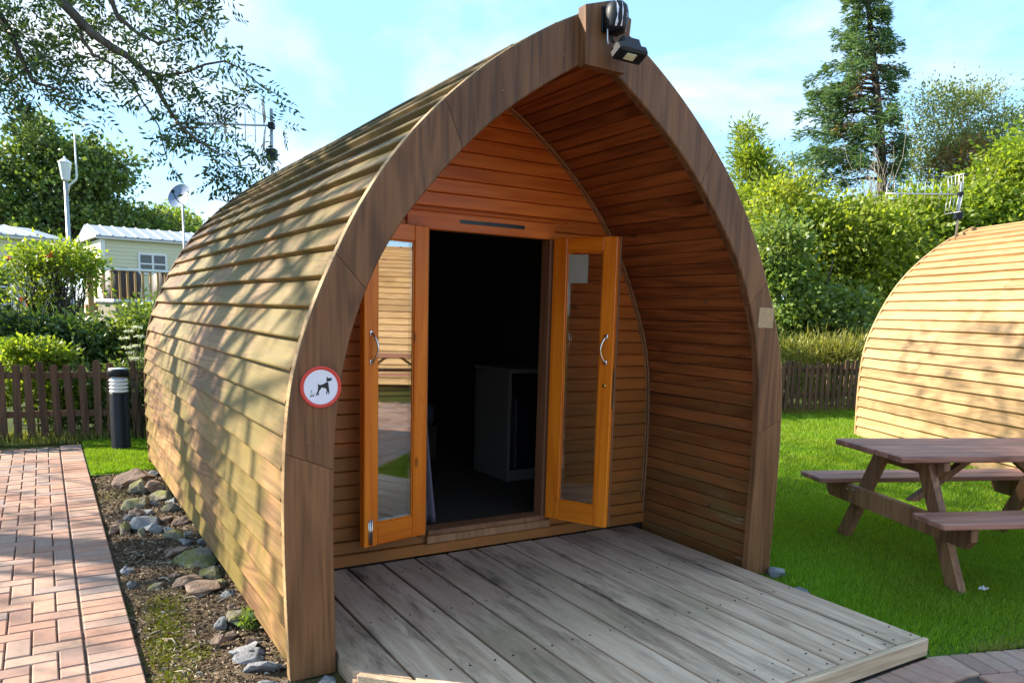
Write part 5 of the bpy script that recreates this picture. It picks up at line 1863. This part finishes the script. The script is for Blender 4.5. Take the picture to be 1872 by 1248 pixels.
# ------------------------------------------------------------------ grass, moss, chips
def blades(name, X, Y, zf, h, w, mat, label, parent=None, lean=.35):
    n = len(X)
    Z = zf(X, Y)
    az = RNG.random(n) * 6.283
    ln = RNG.normal(size=(n, 2)) * lean
    h = h * RNG.uniform(.55, 1.25, n)
    B = np.stack([X, Y, Z - .004], 1)
    S = np.stack([np.cos(az), np.sin(az), 0 * az], 1) * (w * RNG.uniform(.7, 1.3, n))[:, None] * .5
    T = B + np.stack([ln[:, 0] * h, ln[:, 1] * h, h], 1)
    Mi = B + (T - B) * .55 - np.stack([ln[:, 0] * h, ln[:, 1] * h, 0 * h], 1) * .12
    V = np.stack([B - S, B + S, Mi + S * .75, T, Mi - S * .75], 1).reshape(-1, 3)
    F = (np.arange(n)[:, None] * 5 + np.array([0, 1, 2, 3, 4])[None]).astype(np.int32)
    o = link(name, np_mesh(name, V, F, MT[mat]), parent)
    return tag(o, label, 'grass', kind='stuff')


def rand_lawn(n, x0, x1, ya, yb, vis=True):
    X = RNG.uniform(x0, x1, n); Y = RNG.uniform(ya, yb, n)
    k = (Y > lawn_edge_y(X) + 0.03 * RNG.random(n) ** 2 - .004) & (Y < fence_y(X) - .02) & ~((X < 1.25) & (Y < 5.0))
    # keep clear of the second pod
    L = (np.stack([X, Y], 1) - org) @ rt
    k &= ~((np.abs(L[:, 0]) < 1.35) & (L[:, 1] > 0) & (L[:, 1] < PODLEN))
    if vis:
        u, v, d = proj(np.stack([X, Y, 0 * X], 1))
        k &= (d > .3) & (u > 1150) & (u < 2300) & (v < 1330)
    return X[k], Y[k]


X, Y = rand_lawn(200000, 1.24, 4.2, -2.2, 1.2)
# thinner and drier towards the paving
edge = np.clip((Y - lawn_edge_y(X)) / 0.55, 0, 1)
kk = RNG.random(len(X)) < (.30 + .70 * edge)
blades('lawn_grass', X[kk], Y[kk], lawn_z, .040, .0045, 'grass', 'short mown grass covering the lawn near the table')
X, Y = rand_lawn(200000, 1.24, 11, 0.1, 6)
blades('lawn_grass', X, Y, lawn_z, .042, .009, 'grass', 'short mown grass covering the lawn towards the fence')
X = RNG.uniform(-1.94, -1.0, 26000); Y = RNG.uniform(4.66, 6.5, 26000)
blades('lawn_grass', X, Y, lambda x, y: 0 * x, .035, .006, 'grass', 'short grass round the bollard lamp')
# dry worn grass where the lawn meets the paving
X = RNG.uniform(1.5, 4.0, 9000); Y = lawn_edge_y(X) + np.abs(RNG.normal(size=9000)) * .13 * np.clip((X - 1.4) / .6, 0, 1) + .004
blades('dry_grass', X, Y, lawn_z, .022, .005, 'long_grass', 'dry yellowish grass where the lawn meets the paving', None, .8)
# long grass along the foot of the fence
X = np.concatenate([RNG.uniform(-3.2, -1.2, 2500), RNG.uniform(7.0, 11, 4000)]); Y = fence_y(X) + RNG.normal(size=len(X)) * .10 + .06
blades('fence_grass', X, Y, lambda x, y: gz(x, y) - .01, .13, .007, 'long_grass', 'long dry grass along the foot of the fence', None, .3)
# moss in the earth bed
mo = []
for (zx, zy, w, h) in ((830, 840, 110, 60), (860, 930, 120, 80), (830, 1020, 100, 60), (880, 1210, 110, 60), (990, 1070, 90, 40), (820, 1100, 80, 50)):
    p = onz(zx * .359, 800 + zy * .359)
    rr = px(w * .359, 3.6)
    k = int(2400 * (rr / .1) ** 2 * .4)
    q = RNG.normal(size=(k, 2)) * rr * np.array([.45, .75])
    mo.append(q + p[:2])
mo = np.concatenate(mo)
mo = mo[(mo[:, 0] > -1.94) & (mo[:, 0] < -1.42)]
blades('moss', mo[:, 0], mo[:, 1], soil_z, .014, .007, 'moss', 'yellow green moss spread over the earth bed', None, .8)
# a tuft of weed by the rocks
wp = onz(1270 * .359, 800 + 965 * .359)
n = 60
weed = thing('weed', 'small green weed growing between rocks at the pod base', 'plant', (wp[0], wp[1], 0))
leaves('leaf', RNG.normal(size=(n, 3)) * .02 + np.array([0, 0, .04]), RNG.normal(size=(n, 3)) + np.array([0, 0, .5]), .045, .02, MT['ivy_leaf'], weed)
# chips, twigs and leaf litter on the soil
n = 15000
X = RNG.uniform(-1.94, -1.40, n); Y = RNG.uniform(-.6, 4.6, n); Z = soil_z(X, Y) + .004
Dr = np.stack([RNG.normal(size=n), RNG.normal(size=n), RNG.normal(size=n) * .25], 1)


def chip_mat():
    M = Mat('wood_chips')
    r = M.node('NewGeometry').outputs['Random Per Island']
    return M.out(M.ramp(r, [(0, (.05, .03, .018)), (.45, (.15, .095, .055)), (.8, (.27, .19, .12)), (1, (.48, .41, .32))]), .85, 0, .2)


MT['chips'] = chip_mat()
o = leaves('wood_chips', np.stack([X, Y, Z], 1), Dr, RNG.uniform(.008, .036, n), RNG.uniform(.004, .014, n), MT['chips'], None, .3)
tag(o, 'scattered bark chips, twigs and pebbles on the earth bed', 'debris', kind='stuff')
tws = MB()
for k in range(34):
    x, y = random.uniform(-1.9, -1.5), random.uniform(.2, 4.4)
    a = random.uniform(0, 3.14); l = random.uniform(.04, .12)
    tws.tube([(x, y, soil_z(x, y) + .008), (x + l * .5 * math.cos(a), y + l * .5 * math.sin(a), soil_z(x, y) + .018), (x + l * math.cos(a + .3), y + l * math.sin(a + .3), soil_z(x, y) + .008)], [.003, .0035, .002], 5)
tag(tws.build('twigs', MT['pale_bark'], None, True), 'dry twigs lying on the earth bed', 'debris', kind='stuff')
